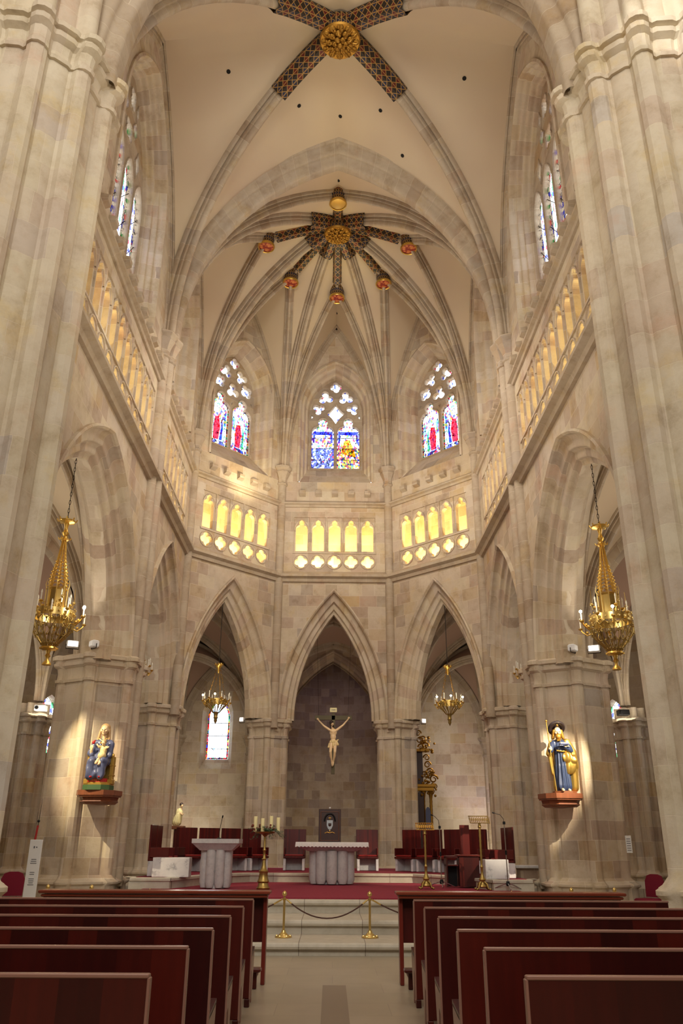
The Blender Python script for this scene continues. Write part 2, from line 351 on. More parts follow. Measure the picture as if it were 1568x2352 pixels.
# ------------------------------------------------------------------ plan of the church (metres)
HW=4.8; OC=22.6; ZS=5.3; ZV=14.5
C1=[(s*1.99,27.4) for s in(-1,1)]; C2=[(s*4.8,24.6) for s in(-1,1)]; P3=[(s*4.8,19.1) for s in(-1,1)]; P4=[(s*4.8,11.0) for s in(-1,1)]
def arch_pts(a,s,z0,n=14,off=0.0):
    """pointed arch, half span a, rise s: (u,z) points with outward normals, concentric offset off"""
    R=(a*a+s*s)/(2*a); Ro=R+off; cx=a-R        # centre of the right hand arc
    am=math.acos(max(-1,min(1,-cx/Ro)))
    right=[(cx+Ro*math.cos(am*i/n), z0+Ro*math.sin(am*i/n)) for i in range(n+1)]
    return right+[(-u,z) for u,z in right[-2::-1]]
def arch_z(a,s,z0,off,u):
    R=(a*a+s*s)/(2*a); Ro=R+off; cx=a-R; x=abs(u)-cx
    return z0+math.sqrt(max(Ro*Ro-x*x,0))
def moulding(mb,fr,a,s,z0,prof,uo=0,foot=0,n=14):
    """sweep of profile [(offset, depth)] round the arch; foot = straight jamb length below the springing"""
    rows=[]
    for o,w in prof:
        pts=arch_pts(a,s,z0,n,o)
        if foot: pts=[(pts[0][0],z0-foot)]+pts+[(pts[-1][0],z0-foot)]
        rows.append([fr.p(uo+u,z,w) for u,z in pts])
    m=len(rows[0]); P=[[rows[j][i] for j in range(len(rows))] for i in range(m)]
    L=[0]
    for i in range(1,m): L.append(L[-1]+(P[i][0]-P[i-1][0]).length)
    mb.grid(P,lambda i,j:(.2+.02*j,L[i]))
def roll(o0,w0,o1,w1,kind='r',n=5):
    """profile step between two corners, as a roll (convex) or a hollow"""
    pts=[]
    for i in range(n+1):
        t=PI/2*i/n
        if kind=='r': pts.append((o0+(o1-o0)*math.sin(t), w0+(w1-w0)*(1-math.cos(t))))
        else: pts.append((o0+(o1-o0)*(1-math.cos(t)), w0+(w1-w0)*math.sin(t)))
    return pts
def circ_mould(o,w,r,a0,a1,n=6): return [(o+r*math.cos(math.radians(a0+(a1-a0)*i/n)), w+r*math.sin(math.radians(a0+(a1-a0)*i/n))) for i in range(n+1)]
def arcade_profile(D,T):
    """hood, hollows and rolls from the wall face (offset D, depth 0) to the intrados and back out at depth T"""
    k=D/.48
    front=[(D+.07,0),(D+.07,-.07),(D+.02,-.09),(D-.02,-.04),(D-.02,.02)]
    front+=roll(D-.02,.02,.34*k,.14,'h')+circ_mould(.32*k,.19,.06,60,-150+0,5)[:0]+roll(.34*k,.14,.26*k,.17,'r')+roll(.26*k,.17,.20*k,.28,'h')+roll(.20*k,.28,.10*k,.30,'r')+roll(.10*k,.30,.05*k,.40,'h')+[(0.0,.42)]
    back=[(0.0,T-.42),(.10*k,T-.3),(.20*k,T-.28),(.26*k,T-.15),(D,T)]
    return front+back
def arcade_wall(mb,fr,a,s,D,uo=0,ztop=10.1,T=1.1,z0=ZS,foot=0):
    H=fr.L/2; n=20
    us=[-H]+[uo+u for u,z in arch_pts(a,s,z0,n,D)[::-1]]+[H]
    zb=[z0-foot if abs(u-uo)>=a+D-1e-6 else arch_z(a,s,z0,D,u-uo) for u in us]
    us=[-H,us[1]]+us[1:-1]+[us[-2],H]; zb=[z0-.4-foot,z0-.4-foot]+zb[1:-1]+[z0-.4-foot,z0-.4-foot]
    mb.flat=1
    for w in (0,T):
        for i in range(len(us)-1):
            if us[i+1]-us[i]<1e-6: continue
            mb.add([fr.p(us[i],zb[i],w),fr.p(us[i+1],zb[i+1],w),fr.p(us[i+1],ztop,w),fr.p(us[i],ztop,w)])
    mb.flat=0; moulding(mb,fr,a,s,z0,arcade_profile(D,T),uo,foot)
def string(mb,fr,z,h=.26,d=.16,ext=0,w=0):
    H=fr.L/2+ext; prof=[(0,z-h*.2),(-d*.35,z-h*.2),(-d*.5,z+h*.1),(-d,z+h*.25),(-d,z+h*.5),(-d*.6,z+h*.62),(0,z+h)]
    mb.grid([[fr.p(u,zz,w+ww) for ww,zz in prof] for u in (-H,H)], lambda i,j:(i*2*H,.1*j))
# ---- outlines
def lancet(c,z0,zs,w):
    """shouldered trefoil-headed light"""
    o=[(c-w,z0),(c+w,z0),(c+w,zs)]
    for i in range(1,6): t=PI/2*i/5; o.append((c+w*.42+w*.58*math.cos(t),zs+w*.62*math.sin(t)))
    for i in range(0,9): t=math.radians(-40+260*i/8); o.append((c+w*.46*math.cos(t),zs+w*1.02+w*.46*math.sin(t)))
    for i in range(4,-1,-1): t=PI/2*i/5; o.append((c-w*.42-w*.58*math.cos(t),zs+w*.62*math.sin(t)))
    q=[]
    for p in o:
        if not q or abs(p[0]-q[-1][0])+abs(p[1]-q[-1][1])>1e-4: q.append(p)
    return q
def foil(c,z,R,k=4,rot=0,sx=1,n=7):
    o=[]; d=.52*R; rc=.48*R
    for l in range(k):
        for i in range(n):
            al=(i/(n)-.5)*2*PI/k; x=rc*rc-(d*math.sin(al))**2
            r=d*math.cos(al)+math.sqrt(max(x,0)); th=rot+l*2*PI/k+al+PI/k/n
            o.append((c+sx*r*math.cos(th),z+r*math.sin(th)))
    return o
def rot2(poly,c,z,a): return [(c+(x-c)*math.cos(a)-(y-z)*math.sin(a), z+(x-c)*math.sin(a)+(y-z)*math.cos(a)) for x,y in poly]
def diamond(c,z,w,h,n=4):
    o=[]; P=[(c,z-h),(c+w,z),(c,z+h),(c-w,z)]
    for i in range(4):
        a=P[i]; b=P[(i+1)%4]
        for j in range(n):
            t=j/n; k=-.10*math.sin(PI*t); o.append(((a[0]+(b[0]-a[0])*t-c)*(1+k)+c,(a[1]+(b[1]-a[1])*t-z)*(1+k)+z))
    return o
# ---- upper wall with a deep window
def clerestory(name,fr,a,s,zsill,zs,D,depth,lights,tr,glassfn,n_w,ztop=21.9,uo=0,jamb_rolls=2):
    mb=MB(); H=fr.L/2; zb=13.0
    out=arch_pts(a,s,zs,12,D+.03)
    outer=[(-H,zb),(H,zb),(H,ztop),(-H,ztop)]
    hole=[(uo+out[-1][0],zsill),(uo+out[0][0],zsill)]+[(uo+u,z) for u,z in out]
    mb.plate(fr,outer,[hole],0,.12)
    prof=[(D+.10,0),(D+.10,-.05),(D+.03,-.07),(D,-.02),(D,.06)]
    x0,w0=D,.06
    for i in range(jamb_rolls):
        x1=D*(1-(i+1)/(jamb_rolls+.4)); w1=.06+(depth-.12)*(i+1)/(jamb_rolls+.2)
        xm=(x0+x1)/2; wm=(w0+w1)/2
        prof+=roll(x0,w0,xm,wm,'h')+roll(xm,wm,x1,w1,'r'); x0,w0=x1,w1
    prof+=[(0,depth)]
    moulding(mb,fr,a,s,zs,prof,uo,foot=zs-zsill)
    rise={.8:.92,.62:.9}.get(depth,1.1)
    mb.add([fr.p(uo-a-D,zsill,0),fr.p(uo+a+D,zsill,0),fr.p(uo+a+.02,zsill+rise,depth),fr.p(uo-a-.02,zsill+rise,depth)])
    struct(mb.build(name,ST,smooth=38))
    # window: tracery + glass
    zg=zsill+rise-.05; w=bpy.data.objects.new('window_%d'%n_w,None); COL.objects.link(w); struct(w); w.empty_display_size=.1
    m2=MB(); inn=arch_pts(a+.03,s,zs,12,0); outl=[(uo-a-.03,zg),(uo+a+.03,zg)]+[(uo+u,z) for u,z in inn]
    holes=tr(uo,zg); m2.plate(fr,outl,holes,depth-.05,depth+.10)
    for h in holes:
        us=[p[0] for p in h]; zs_=[p[1] for p in h]; cu=(min(us)+max(us))/2; cz=(min(zs_)+max(zs_))/2; hu=(max(us)-min(us))/2; hz=(max(zs_)-min(zs_))/2
        if hu<.09: continue
        m2.grid([[fr.p(cu+(u-cu)*(1+dd/hu),cz+(z-cz)*(1+dd/hz),ww) for u,z in h] for dd,ww in((.045,depth-.05),(.03,depth-.085),(.012,depth-.085),(0,depth-.05))],closed=True)
    m2.build('tracery',STR,w)
    glassfn(fr,outl,holes,depth+.03,w,zg,uo)
def glass_sheet(name,fr,outline,w,m,parent):
    g=MB(); A=[fr.p(u,z,w) for u,z in outline]
    tr=tessellate_polygon([[Vector((u,z,0)) for u,z in outline]])
    vs=A; g.mesh(vs,[tuple(t) for t in tr],[[ (outline[k][0]+7,outline[k][1]) for k in t] for t in tr])
    return g.build(name,m,parent)
def tracery_two(uo,zg,variant=0):
    hz=[lancet(uo+s*.50,zg+.06,zg+1.62,.43) for s in(-1,1)]
    if variant==0:
        hz.append(diamond(uo,zg+2.45,.34,.44))
        for s in(-1,1):
            hz.append(rot2(foil(uo+s*.68,zg+2.66,.25,3),uo+s*.68,zg+2.66,PI/6+.25*s))
            hz.append(foil(uo+s*.40,zg+3.18,.30,3,PI/2))
            hz.append([(uo+s*.96,zg+2.42),(uo+s*.86,zg+2.34),(uo+s*.96,zg+2.24)])
        hz.append(foil(uo,zg+3.66,.23,4,PI/2))
    else:
        hz.append(foil(uo,zg+2.48,.30,3,PI/2)); hz.append([(uo-.06,zg+2.02),(uo+.06,zg+2.02),(uo,zg+1.88)])
        for s in(-1,1):
            hz.append(foil(uo+s*.64,zg+2.70,.27,4,.5)); hz.append(foil(uo+s*.37,zg+3.20,.28,3,PI/2+s*.4))
            hz.append([(uo+s*.95,zg+2.32),(uo+s*.86,zg+2.28),(uo+s*.95,zg+2.18)])
        hz.append(foil(uo,zg+3.68,.22,4,PI/2))
    return hz
def figure_glass(fr,H,w,parent,zg,kinds,left):
    x0=min(p[0] for p in H); x1=max(p[0] for p in H); cx=(x0+x1)/2; hw=(x1-x0)/2
    def ell(x,z,a,b_,n=14): return [(x+a*math.cos(i*2*PI/n),z+b_*math.sin(i*2*PI/n)) for i in range(n)]
    for s in(-1,1):
        xx=cx+s*(hw-.03); q=0
        for i in range(14):
            z0_=zg+.08+i*.112
            glass_sheet('glass_border',fr,[(xx-.03,z0_),(xx+.03,z0_),(xx+.03,z0_+.09),(xx-.03,z0_+.09)],w,(GC_RED,GC_GREEN,GC_AMBER)[(i+(s>0))%3],parent) if kinds!='centre' else glass_sheet('glass_border',fr,[(xx-.02,z0_),(xx+.02,z0_),(xx+.02,z0_+.09),(xx-.02,z0_+.09)],w,(GC_PALE,GC_BLUE)[i%2],parent)
    if kinds=='centre':
        robe=[(cx-.3,zg+.75),(cx+.3,zg+.55),(cx+.25,zg+.85),(cx+.05,zg+1.35),(cx-.15,zg+1.3)]
        glass_sheet('glass_arch',fr,[(cx-hw+.05,zg+1.2),(cx-hw+.12,zg+1.2),(cx-hw+.14,zg+1.55),(cx,zg+1.72),(cx+hw-.14,zg+1.55),(cx+hw-.12,zg+1.2),(cx+hw-.05,zg+1.2),(cx+hw-.06,zg+1.7),(cx-hw+.06,zg+1.7)],w,GC_BLUE,parent)
        glass_sheet('glass_robe',fr,robe,w,GC_PALE if left else GC_AMBER,parent)
    else:
        c1,c2=(GC_RED,GC_BLUE) if left else (GC_RED,GC_GREEN)
        glass_sheet('glass_robe',fr,[(cx-.2,zg+.28),(cx+.04,zg+.28),(cx+.10,zg+.85),(cx+.02,zg+1.25),(cx-.16,zg+1.2),(cx-.22,zg+.8)],w,c1,parent)
        glass_sheet('glass_cloak',fr,[(cx+.07,zg+.28),(cx+.2,zg+.3),(cx+.22,zg+.95),(cx+.12,zg+1.25),(cx+.13,zg+.85)],w,c2,parent)
        for s in(-1,1): glass_sheet('glass_ground',fr,[(cx+s*.26,zg+.9),(cx+s*.35,zg+.9),(cx+s*.35,zg+1.55),(cx+s*.22,zg+1.4)],w,GC_SKY,parent)
        glass_sheet('glass_base',fr,[(cx-.35,zg+.07),(cx+.35,zg+.07),(cx+.35,zg+.25),(cx-.35,zg+.25)],w,GL_BLUE,parent)
def glass_two(kinds):
    def f(fr,outl,holes,w,parent,zg,uo):
        for h in holes:
            cz=sum(p[1] for p in h)/len(h); cx=sum(p[0] for p in h)/len(h)
            big=max(p[1] for p in h)-min(p[1] for p in h)>1.2
            if big:
                H=[(cx+(u-cx)*1.03,z) for u,z in h]; lo=[p for p in H]
                if kinds=='centre':
                    m=GL_BLUE if cx<uo else GL_RED
                    zc=zg+.95; x0=min(p[0] for p in H); x1=max(p[0] for p in H)
                    glass_sheet('glass_lower',fr,[(x0,zg),(x1,zg),(x1,zc),(x0,zc)],w,m,parent)
                    up=[(x0,zc),(x1,zc)]+[p for p in H if p[1]>zc]
                    glass_sheet('glass_upper',fr,up,w,GL_FIG,parent)
                else: glass_sheet('glass',fr,H,w,GL_FIG,parent)
                figure_glass(fr,H,w-.012,parent,zg,kinds,cx<uo)
            else: glass_sheet('glass',fr,[(cx+(u-cx)*1.06,cz+(z-cz)*1.06) for u,z in h],w,GL_UP if kinds!='side' else GL_SIDE,parent)
        b=MB()                                         # saddle bars
        for s in(-1,1):
            for k in (.45,.95,1.4): b.box(fr.p(uo+s*.50,zg+k,w-.015),(.86*abs(fr.U.x)+.02,.76*abs(fr.U.y)+.02,.018))
        if kinds in('centre',): b.build('saddle_bars',IRON,parent)
    return f
def tracery_many(nl,a):
    def f(uo,zg):
        hz=[]; pw=2*a/nl; zl=17.3
        for i in range(nl):
            c=uo-a+pw*(i+.5); hz.append([(c-pw*.40,zg+.06),(c+pw*.40,zg+.06)]+[(c+u,z) for u,z in arch_pts(pw*.40,pw*.8,zl-.3,5)])
        for i in range(nl-1):
            c=uo-a+pw*(i+1); hz.append(diamond(c,zl+.75,pw*.17,pw*.42)) if (i%2==0) else hz.append(foil(c,zl+.95,pw*.30,4,PI/4))
        for i in range(nl-2):
            c=uo-a+pw*(i+1.5); hz.append(foil(c,zl+1.42,pw*.22,4,PI/2,.8))
        if nl>=4:
            hz.append(foil(uo,zl+2.0,pw*.34,4,PI/4,.7)); hz.append(diamond(uo-pw*.5,zl+2.02,pw*.10,pw*.3)); hz.append(diamond(uo+pw*.5,zl+2.02,pw*.10,pw*.3))
        return hz
    return f
def glass_many(fr,outl,holes,w,parent,zg,uo):
    for h in holes:
        glass_sheet('glass',fr,h,w,GL_SIDE,parent)
        if max(p[1] for p in h)-min(p[1] for p in h)>1.2:
            b=MB(); x0=min(p[0] for p in h); x1=max(p[0] for p in h)
            b.tube([fr.p(x0,zg+.5,w-.02),fr.p(x1,zg+1.5,w-.02)],.012,4); b.tube([fr.p(x0,zg+1.5,w-.02),fr.p(x1,zg+2.4,w-.02)],.01,4); b.build('saddle_bar',IRON,parent)
# ---- triforium
def triforium(fr,n,k,uo=0,pitch=.6,T=.16):
    H=fr.L/2; mb=MB(); half=n*pitch/2
    z0,zm,z1=10.52,11.25,12.55; holes=[]
    for i in range(n):
        c=uo-half+pitch*(i+.5)
        holes.append(lancet(c,zm,zm+.86,.215)); holes.append(foil(c,z0+.32,.235,4,0))
    mb.plate(fr,[(-H,10.1),(H,10.1),(H,13.0),(-H,13.0)],
             [[(uo-half-.02,z0-.03),(uo+half+.02,z0-.03),(uo+half+.02,z1),(uo-half-.02,z1)]],0,.10)
    mb.plate(fr,[(uo-half-.04,z0-.04),(uo+half+.04,z0-.04),(uo+half+.04,z1+.02),(uo-half-.04,z1+.02)],holes,.045,.045+T)
    # raised ribs of the arcade: mullions, hoods, rings
    for i in range(n+1):
        c=uo-half+pitch*i
        mb.mesh([fr.p(c-.035,zm-.05,.05),fr.p(c-.018,zm-.05,.0),fr.p(c+.018,zm-.05,.0),fr.p(c+.035,zm-.05,.05),fr.p(c-.035,z1,.05),fr.p(c-.018,z1,.0),fr.p(c+.018,z1,.0),fr.p(c+.035,z1,.05)],[(0,1,5,4),(1,2,6,5),(2,3,7,6)])
    for i in range(n):
        c=uo-half+pitch*(i+.5)
        pts=arch_pts(.25,.40,zm+.80,6); rows=[[fr.p(c+u*kk,zm+.80+(z-zm-.80)*kk,ww) for kk,ww in((1.1,.05),(1.1,.01),(.98,.01),(.96,.05))] for u,z in pts]; mb.grid(rows)
        pts=[(.27*math.cos(t*PI/8),.27*math.sin(t*PI/8)) for t in range(17)]
        rows=[[fr.p(c+u*kk,z0+.32+z*kk,ww) for kk,ww in((1.08,.05),(1.06,.01),(.96,.01),(.94,.05))] for u,z in pts]; mb.grid(rows)
    mb.box(fr.p(uo,zm-.075,.04),(n*pitch*abs(fr.U.x)+.06*abs(fr.W.x)+.02,n*pitch*abs(fr.U.y)+.06,.05)) if abs(fr.U.x*fr.U.y)<.01 else mb.grid([[fr.p(uo-half,z,w) for z,w in((zm-.10,.05),(zm-.10,.0),(zm-.05,.0),(zm-.05,.05))],[fr.p(uo+half,z,w) for z,w in((zm-.10,.05),(zm-.10,.0),(zm-.05,.0),(zm-.05,.05))]])
    struct(mb.build('trim_%d'%k,ST))
    # gallery passage behind the screen
    mb=MB()
    mb.add([fr.p(-H-.6,10.1,1.35),fr.p(H+.6,10.1,1.35),fr.p(H+.6,13.4,1.35),fr.p(-H-.6,13.4,1.35)])
    mb.add([fr.p(-H-.3,10.32,.3),fr.p(H+.3,10.32,.3),fr.p(H+.3,10.32,1.4),fr.p(-H-.3,10.32,1.4)])
    mb.add([fr.p(-H-.3,12.98,.1),fr.p(H+.3,12.98,.1),fr.p(H+.3,12.98,1.4),fr.p(-H-.3,12.98,1.4)])
    struct(mb.build('wall_gallery_%d'%k,ST))
    l=bpy.data.lights.new('gallery_strip_light','AREA'); l.shape='RECTANGLE'; l.size=n*pitch*1.05; l.size_y=.12; l.energy=TRI*n*pitch/3*(1 if n==5 else .30); l.color=AMB
    o=bpy.data.objects.new('gallery_strip_light',l); COL.objects.link(o); p=fr.p(uo,10.36,.72); o.location=p
    d=(fr.p(uo,11.5,1.35)-p).normalized(); x=fr.U; z=-d; y=z.cross(x).normalized(); mm=Matrix((x,y,z)).transposed().to_4x4(); mm.translation=p; o.matrix_world=mm
def corbels(fr,n,uo,pitch,grp_label,grp):
    mb=MB()
    for i in range(n):
        c=uo-(n-1)*pitch/2+pitch*i
        vs=[fr.p(c+a,z,w) for z,w in((13.42,-.16),(13.56,-.17),(13.60,0),(13.36,0)) for a in(-.11,.11)]
        mb.mesh(vs,[(0,1,3,2),(2,3,5,4),(6,7,1,0),(0,2,4,6),(1,7,5,3)])
    return mb
k=0
def bay(A,B,a,s,D,nl,kw,win,uo=0,luo=0,pitch=.6):
    global k
    k+=1; fr=Fr(A,B,(0,OC if A[1]>20 else 15))
    mb=MB(); arcade_wall(mb,fr,a,s,D,uo)
    struct(mb.build('wall_arcade_%d'%k,ST,smooth=38))
    triforium(fr,nl,k,luo,pitch)
    mb=MB(); string(mb,fr,10.12,.34,.27); string(mb,fr,12.98,.22,.17)
    m2=corbels(fr,nl,luo,pitch*1.0,'',''); mb.mesh(m2.v,m2.f); struct(mb.build('trim_%d'%(20+k),STR))
    clerestory('wall_clerestory_%d'%k,fr,*win)
    return fr
T2=lambda v:(lambda uo,zg:tracery_two(uo,zg,v))
bay(C1[0],C1[1],1.32,3.7,.48,5,1,(1.03,1.6,13.97,17.25,.30,.8,2,T2(0),glass_two('centre'),1))
for i,s in enumerate((-1,1)):
    sw=lambda A,B:(A,B)
    bay(C2[i],C1[i],1.32,3.7,.48,5,2+i,(1.03,1.6,13.97,17.25,.30,.8,2,T2(1),glass_two('oblique'),2+i))
for i,s in enumerate((-1,1)):
    # bay 2 : from P3 (near) to C2 (far); u measured toward C2
    bay(P3[i],C2[i],2.1,3.7,.5,7,4+i,(.95,2.4,13.9,16.9,.55,.75,2,tracery_many(2,.95),glass_many,4+i),uo=.25)
for i,s in enumerate((-1,1)):
    bay((s*HW,10.6),P3[i],2.75,3.6,.62,11,6+i,(1.95,3.1,13.75,16.9,.20,.62,4,tracery_many(4,1.95),glass_many,6+i,21.9,.45,3),uo=.45,luo=.35,pitch=.62)

# ------------------------------------------------------------------ compound piers
def pier_outline(r0,rs,n,ph,seg=6):
    o=[]
    for q in range(n):
        th=ph+2*PI*q/n; e=Vector((math.cos(th),math.sin(th))); t=Vector((-e.y,e.x)); c=e*r0
        for j in range(seg+1):
            b=-PI*.56+PI*1.12*j/seg; o.append(c+e*rs*math.cos(b)+t*rs*math.sin(b))
        g=(rs*1.15)/r0; w=2*PI/n
        for a_,rr in ((g*1.08,r0*.955),(g*1.4,r0*.975),(w-g*1.4,r0*.975),(w-g*1.08,r0*.955)):
            o.append(Vector((math.cos(th+a_),math.sin(th+a_)))*rr)
    return o
def ring(o,d): return [p+p.normalized()*d for p in o]
def loft(mb,c,o,zs):
    per=[0]
    for i in range(len(o)): per.append(per[-1]+(o[(i+1)%len(o)]-o[i]).length)
    P=[[Vector((c[0]+p.x,c[1]+p.y,z)) for p in ring(o,d)] for z,d in zs]
    mb.grid(P,lambda i,j:(per[j],zs[i][0]),closed=True)
def pier(label,c,r0,rs,n,ph,ztop,zcap,group,hb=.75,ch=.62,m=None):
    t=thing('stone_pier',label,'pier',(c[0],c[1],0),group=group); o=pier_outline(r0,rs,n,ph); m=m or ST
    b=MB(); loft(b,(0,0),o,[(0,.22),(hb*.45,.22),(hb*.5,.17),(hb*.55,.12),(hb*.85,.12),(hb*.9,.18),(hb*.95,.18),(hb,.10),(hb*1.12,.0),(hb*1.3,0)]); b.build('base',m,t,smooth=40)
    b=MB(); loft(b,(0,0),o,[(hb*1.3,0),(zcap-ch+.01,0)]); b.build('shaft',m,t,smooth=33)
    k=ch/.62; b=MB(); loft(b,(0,0),o,[(zcap-ch,0),(zcap-ch,.045*k),(zcap-ch+.06*k,.055*k),(zcap-ch+.075*k,.01),(zcap-ch+.20*k,.0),(zcap-.30*k,.03),(zcap-.25*k,.11*k),(zcap-.19*k,.13*k),(zcap-.175*k,.09*k),(zcap-.13*k,.09*k),(zcap-.115*k,.16*k),(zcap-.04*k,.17*k),(zcap-.0*k,.11*k),(zcap,-r0+.12)]); b.build('capital',m,t,smooth=28)
    if ztop>zcap:
        b=MB(); loft(b,(0,0),ring(o,-.06),[(zcap-.02,0),(ztop,0)]); b.build('upper_shaft',m,t,smooth=40)
    return t
G3='choir piers between the bays'
for i,s in enumerate((-1,1)):
    side=('left','right')[i]
    pier('massive cream crossing pier nearest the camera at the %s edge'%side,(s*5.72,11.0),1.30,.18,10,PI/2+PI/10-s*.09,19.5,14.82,None,1.0,.80,STN)
    pier(['clustered stone pier carrying the blue mantled mother and child statue','clustered stone pier carrying the golden pilgrim statue'][i],(s*5.5,19.1),.84,.13,6,PI/2 if s<0 else PI/2,ZS,ZS+.15,None)
    pier('clustered stone pier half hidden behind the %s statue pier'%side,(s*5.36,25.05),.64,.12,6,PI/2,ZS,ZS,None)
    pier('clustered stone pier just %s of the crucifix arch'%side,(s*2.15,27.95),.61,.11,6,PI/6,ZS,ZS,None)
# wall shafts and their capitals
def wallshaft(p,inn,r,z0,z1,cap=True,nm='trim',cone=False,capz=None):
    mb=MB(); x,y=p
    mb.grid([[Vector((x+r*math.cos(2*PI*j/12),y+r*math.sin(2*PI*j/12),z)) for j in range(12)] for z in(z0,z1)],lambda i,j:(.2+.01*j,(z0,z1)[i]),closed=True)
    if cap:
        zc=capz or z1
        mb.lathe([(r,zc-.75),(r+.05,zc-.72),(r+.05,zc-.66),(r+.01,zc-.62),(r+.03,zc-.45),(r+.10,zc-.28),(r+.14,zc-.22),(r+.12,zc-.16),(r+.20,zc-.08),(r+.20,zc),(r*.5,zc)],(x,y,0),8)
    return mb
kk=40
for i,s in enumerate((-1,1)):
    mb=MB()
    for q in ((4.78*s,18.88,.17),(4.70*s,19.22,.17),(4.86*s,19.5,.10)):
        w=wallshaft((q[0],q[1]),None,q[2],0.6,14.5); mb.mesh(w.v,w.f,w.uv)
    struct(mb.build('trim_%d'%kk,STR,smooth=35)); kk+=1
    for c,r in ((C1[i],.15),(C2[i],.15)):
        d=Vector((c[0],c[1]-OC)).normalized()*-.06
        mb=wallshaft((c[0]+d.x,c[1]+d.y),None,r,5.0,14.5); struct(mb.build('trim_%d'%kk,STR,smooth=35)); kk+=1

# ------------------------------------------------------------------ ribs and vaults
def arc3(A,z0,B,z1,n=16,extra=0):
    """curve rising vertically from A at z0 to B at z1"""
    A=Vector(A); B=Vector(B); r=(B-A).length; s=z1-z0; R=(r*r+s*s)/(2*r); am=math.atan2(s,R-r); d=(B-A)/r
    P=[]
    for i in range(n+1):
        t=am*i/n; x=R-R*math.cos(t); P.append(Vector((A.x+d.x*x,A.y+d.y*x,z0+R*math.sin(t))))
    return P
def arc_part(A,z0,B,z1,C,zc,n=12):
    """flatter curve through A,B with end tangent less than horizontal (tierceron / lierne use)"""
    return arc3(A,z0,B,z1,n)
RIB=[(-.15,.05),(-.15,-.04),(-.135,-.07),(-.105,-.08),(-.10,-.055),(-.085,-.055),(-.085,-.15),(-.055,-.16),(-.06,-.20),(-.055,-.245),(-.03,-.28),(0,-.29),(.03,-.28),(.055,-.245),(.06,-.20),(.055,-.16),(.085,-.15),(.085,-.055),(.10,-.055),(.105,-.08),(.135,-.07),(.15,-.04),(.15,.05)]
RIBM=[(x*1.5,z*1.3) for x,z in RIB]
RIBS=[(x*1.05,z*1.05) for x,z in RIB]
RIBW=[(x*.8,z*.9) for x,z in RIB]
def rib(mb,P,prof,u0=0):
    d=Vector((P[-1].x-P[0].x,P[-1].y-P[0].y,0)).normalized(); sd=Vector((-d.y,d.x,0)); rows=[]; L=0; Ls=[]
    for i,p in enumerate(P):
        t=(P[min(i+1,len(P)-1)]-P[max(i-1,0)]).normalized(); n=sd.cross(t)
        if n.z<0 or (abs(n.z)<1e-6 and n.dot(d)>0): n=-n
        if n.dot(Vector((0,0,1)))<0: n=-n
        rows.append([p+sd*x+n*z for x,z in prof])
        if i: L+=(P[i]-P[i-1]).length
        Ls.append(L)
    cum=[0]
    for j in range(1,len(prof)): cum.append(cum[-1]+math.hypot(prof[j][0]-prof[j-1][0],prof[j][1]-prof[j-1][1]))
    mb.grid(rows,lambda i,j:(.1+cum[j],Ls[i]+u0))
def ruled(mb,P,Q,m=6):
    mb.grid([[p+(q-p)*j/m for j in range(m+1)] for p,q in zip(P,Q)])
def vault(name,corners,zs,boss,zb,wall_apex,matw=PLA,ribprof=RIBM,wallrib=True,webs=True,skip=()):
    mw=MB(); mr=MB(); n=len(corners); bo=Vector((boss[0],boss[1]))
    D=[arc3(Vector(c),zs,bo,zb) for c in corners]
    for i in range(n):
        A=Vector(corners[i]); B=Vector(corners[(i+1)%n]); M=(A+B)/2; za=wall_apex[i] if isinstance(wall_apex,(list,tuple)) else wall_apex
        WA=arc3(A,zs,M,za); WB=arc3(B,zs,M,za)
        if i not in skip:
            ruled(mw,D[i],WA); ruled(mw,D[(i+1)%n],WB)
        if wallrib: rib(mr,WA,RIBW); rib(mr,WB,RIBW)
    for d in D: rib(mr,d,ribprof)
    struct(mw.build('ceiling_'+name,matw,smooth=60)); struct(mr.build('trim_ribs_'+name,STR,smooth=35))
    return D
# painted end pieces lie over the ribs
PBOX=[(-.25,.0),(-.25,-.12),(-.17,-.26),(-.12,-.41),(.12,-.41),(.17,-.26),(.25,-.12),(.25,0)]
PBL=[(x*.78,z*.86) for x,z in PBOX]
def painted(P,a,b,parent,name='painted_rib'):
    n=len(P)-1
    def at(t):
        x=t*n; i=min(int(x),n-1); return P[i].lerp(P[i+1],x-i)
    mb=MB(); pts=[at(a+(b-a)*j/10) for j in range(11)]; rib(mb,pts,PBOX)
    return mb.build(name,PAINT,parent)
def rosette(parent,r,rings=3):
    b=MB(); b.lathe([(r*.92,.50),(r,.44),(r,.05),(r*.9,.0),(r*.2,-.0)],n=24); b.build('boss_drum',PAINT,parent,smooth=40)
    b=MB()
    for q in range(rings):
        rr=r*(.80-.27*q); m=12-3*q
        for j in range(m):
            a=2*PI*(j+.5*q)/m; b.ball((rr*math.cos(a),rr*math.sin(a),-.02-.05*q),r*(.19-.02*q),8,6,(1,1,.5)); b.tube([(rr*.7*math.cos(a),rr*.7*math.sin(a),-.05-.05*q),(rr*1.0*math.cos(a),rr*1.0*math.sin(a),-.10-.05*q),(rr*1.2*math.cos(a),rr*1.2*math.sin(a),-.03-.05*q)],r*.045,5)
            b.ball((rr*.86*math.cos(a+.12),rr*.86*math.sin(a+.12),-.06-.05*q),r*.09,6,5,(1,1,.9))
    b.ball((0,0,-.16),r*.15,10,8)
    b.lathe([(r*.98,.06),(r*1.04,.02),(r*.98,-.03),(r*.86,-.02)],n=24); b.build('gilded_leaves',GOLDD,parent,smooth=50)
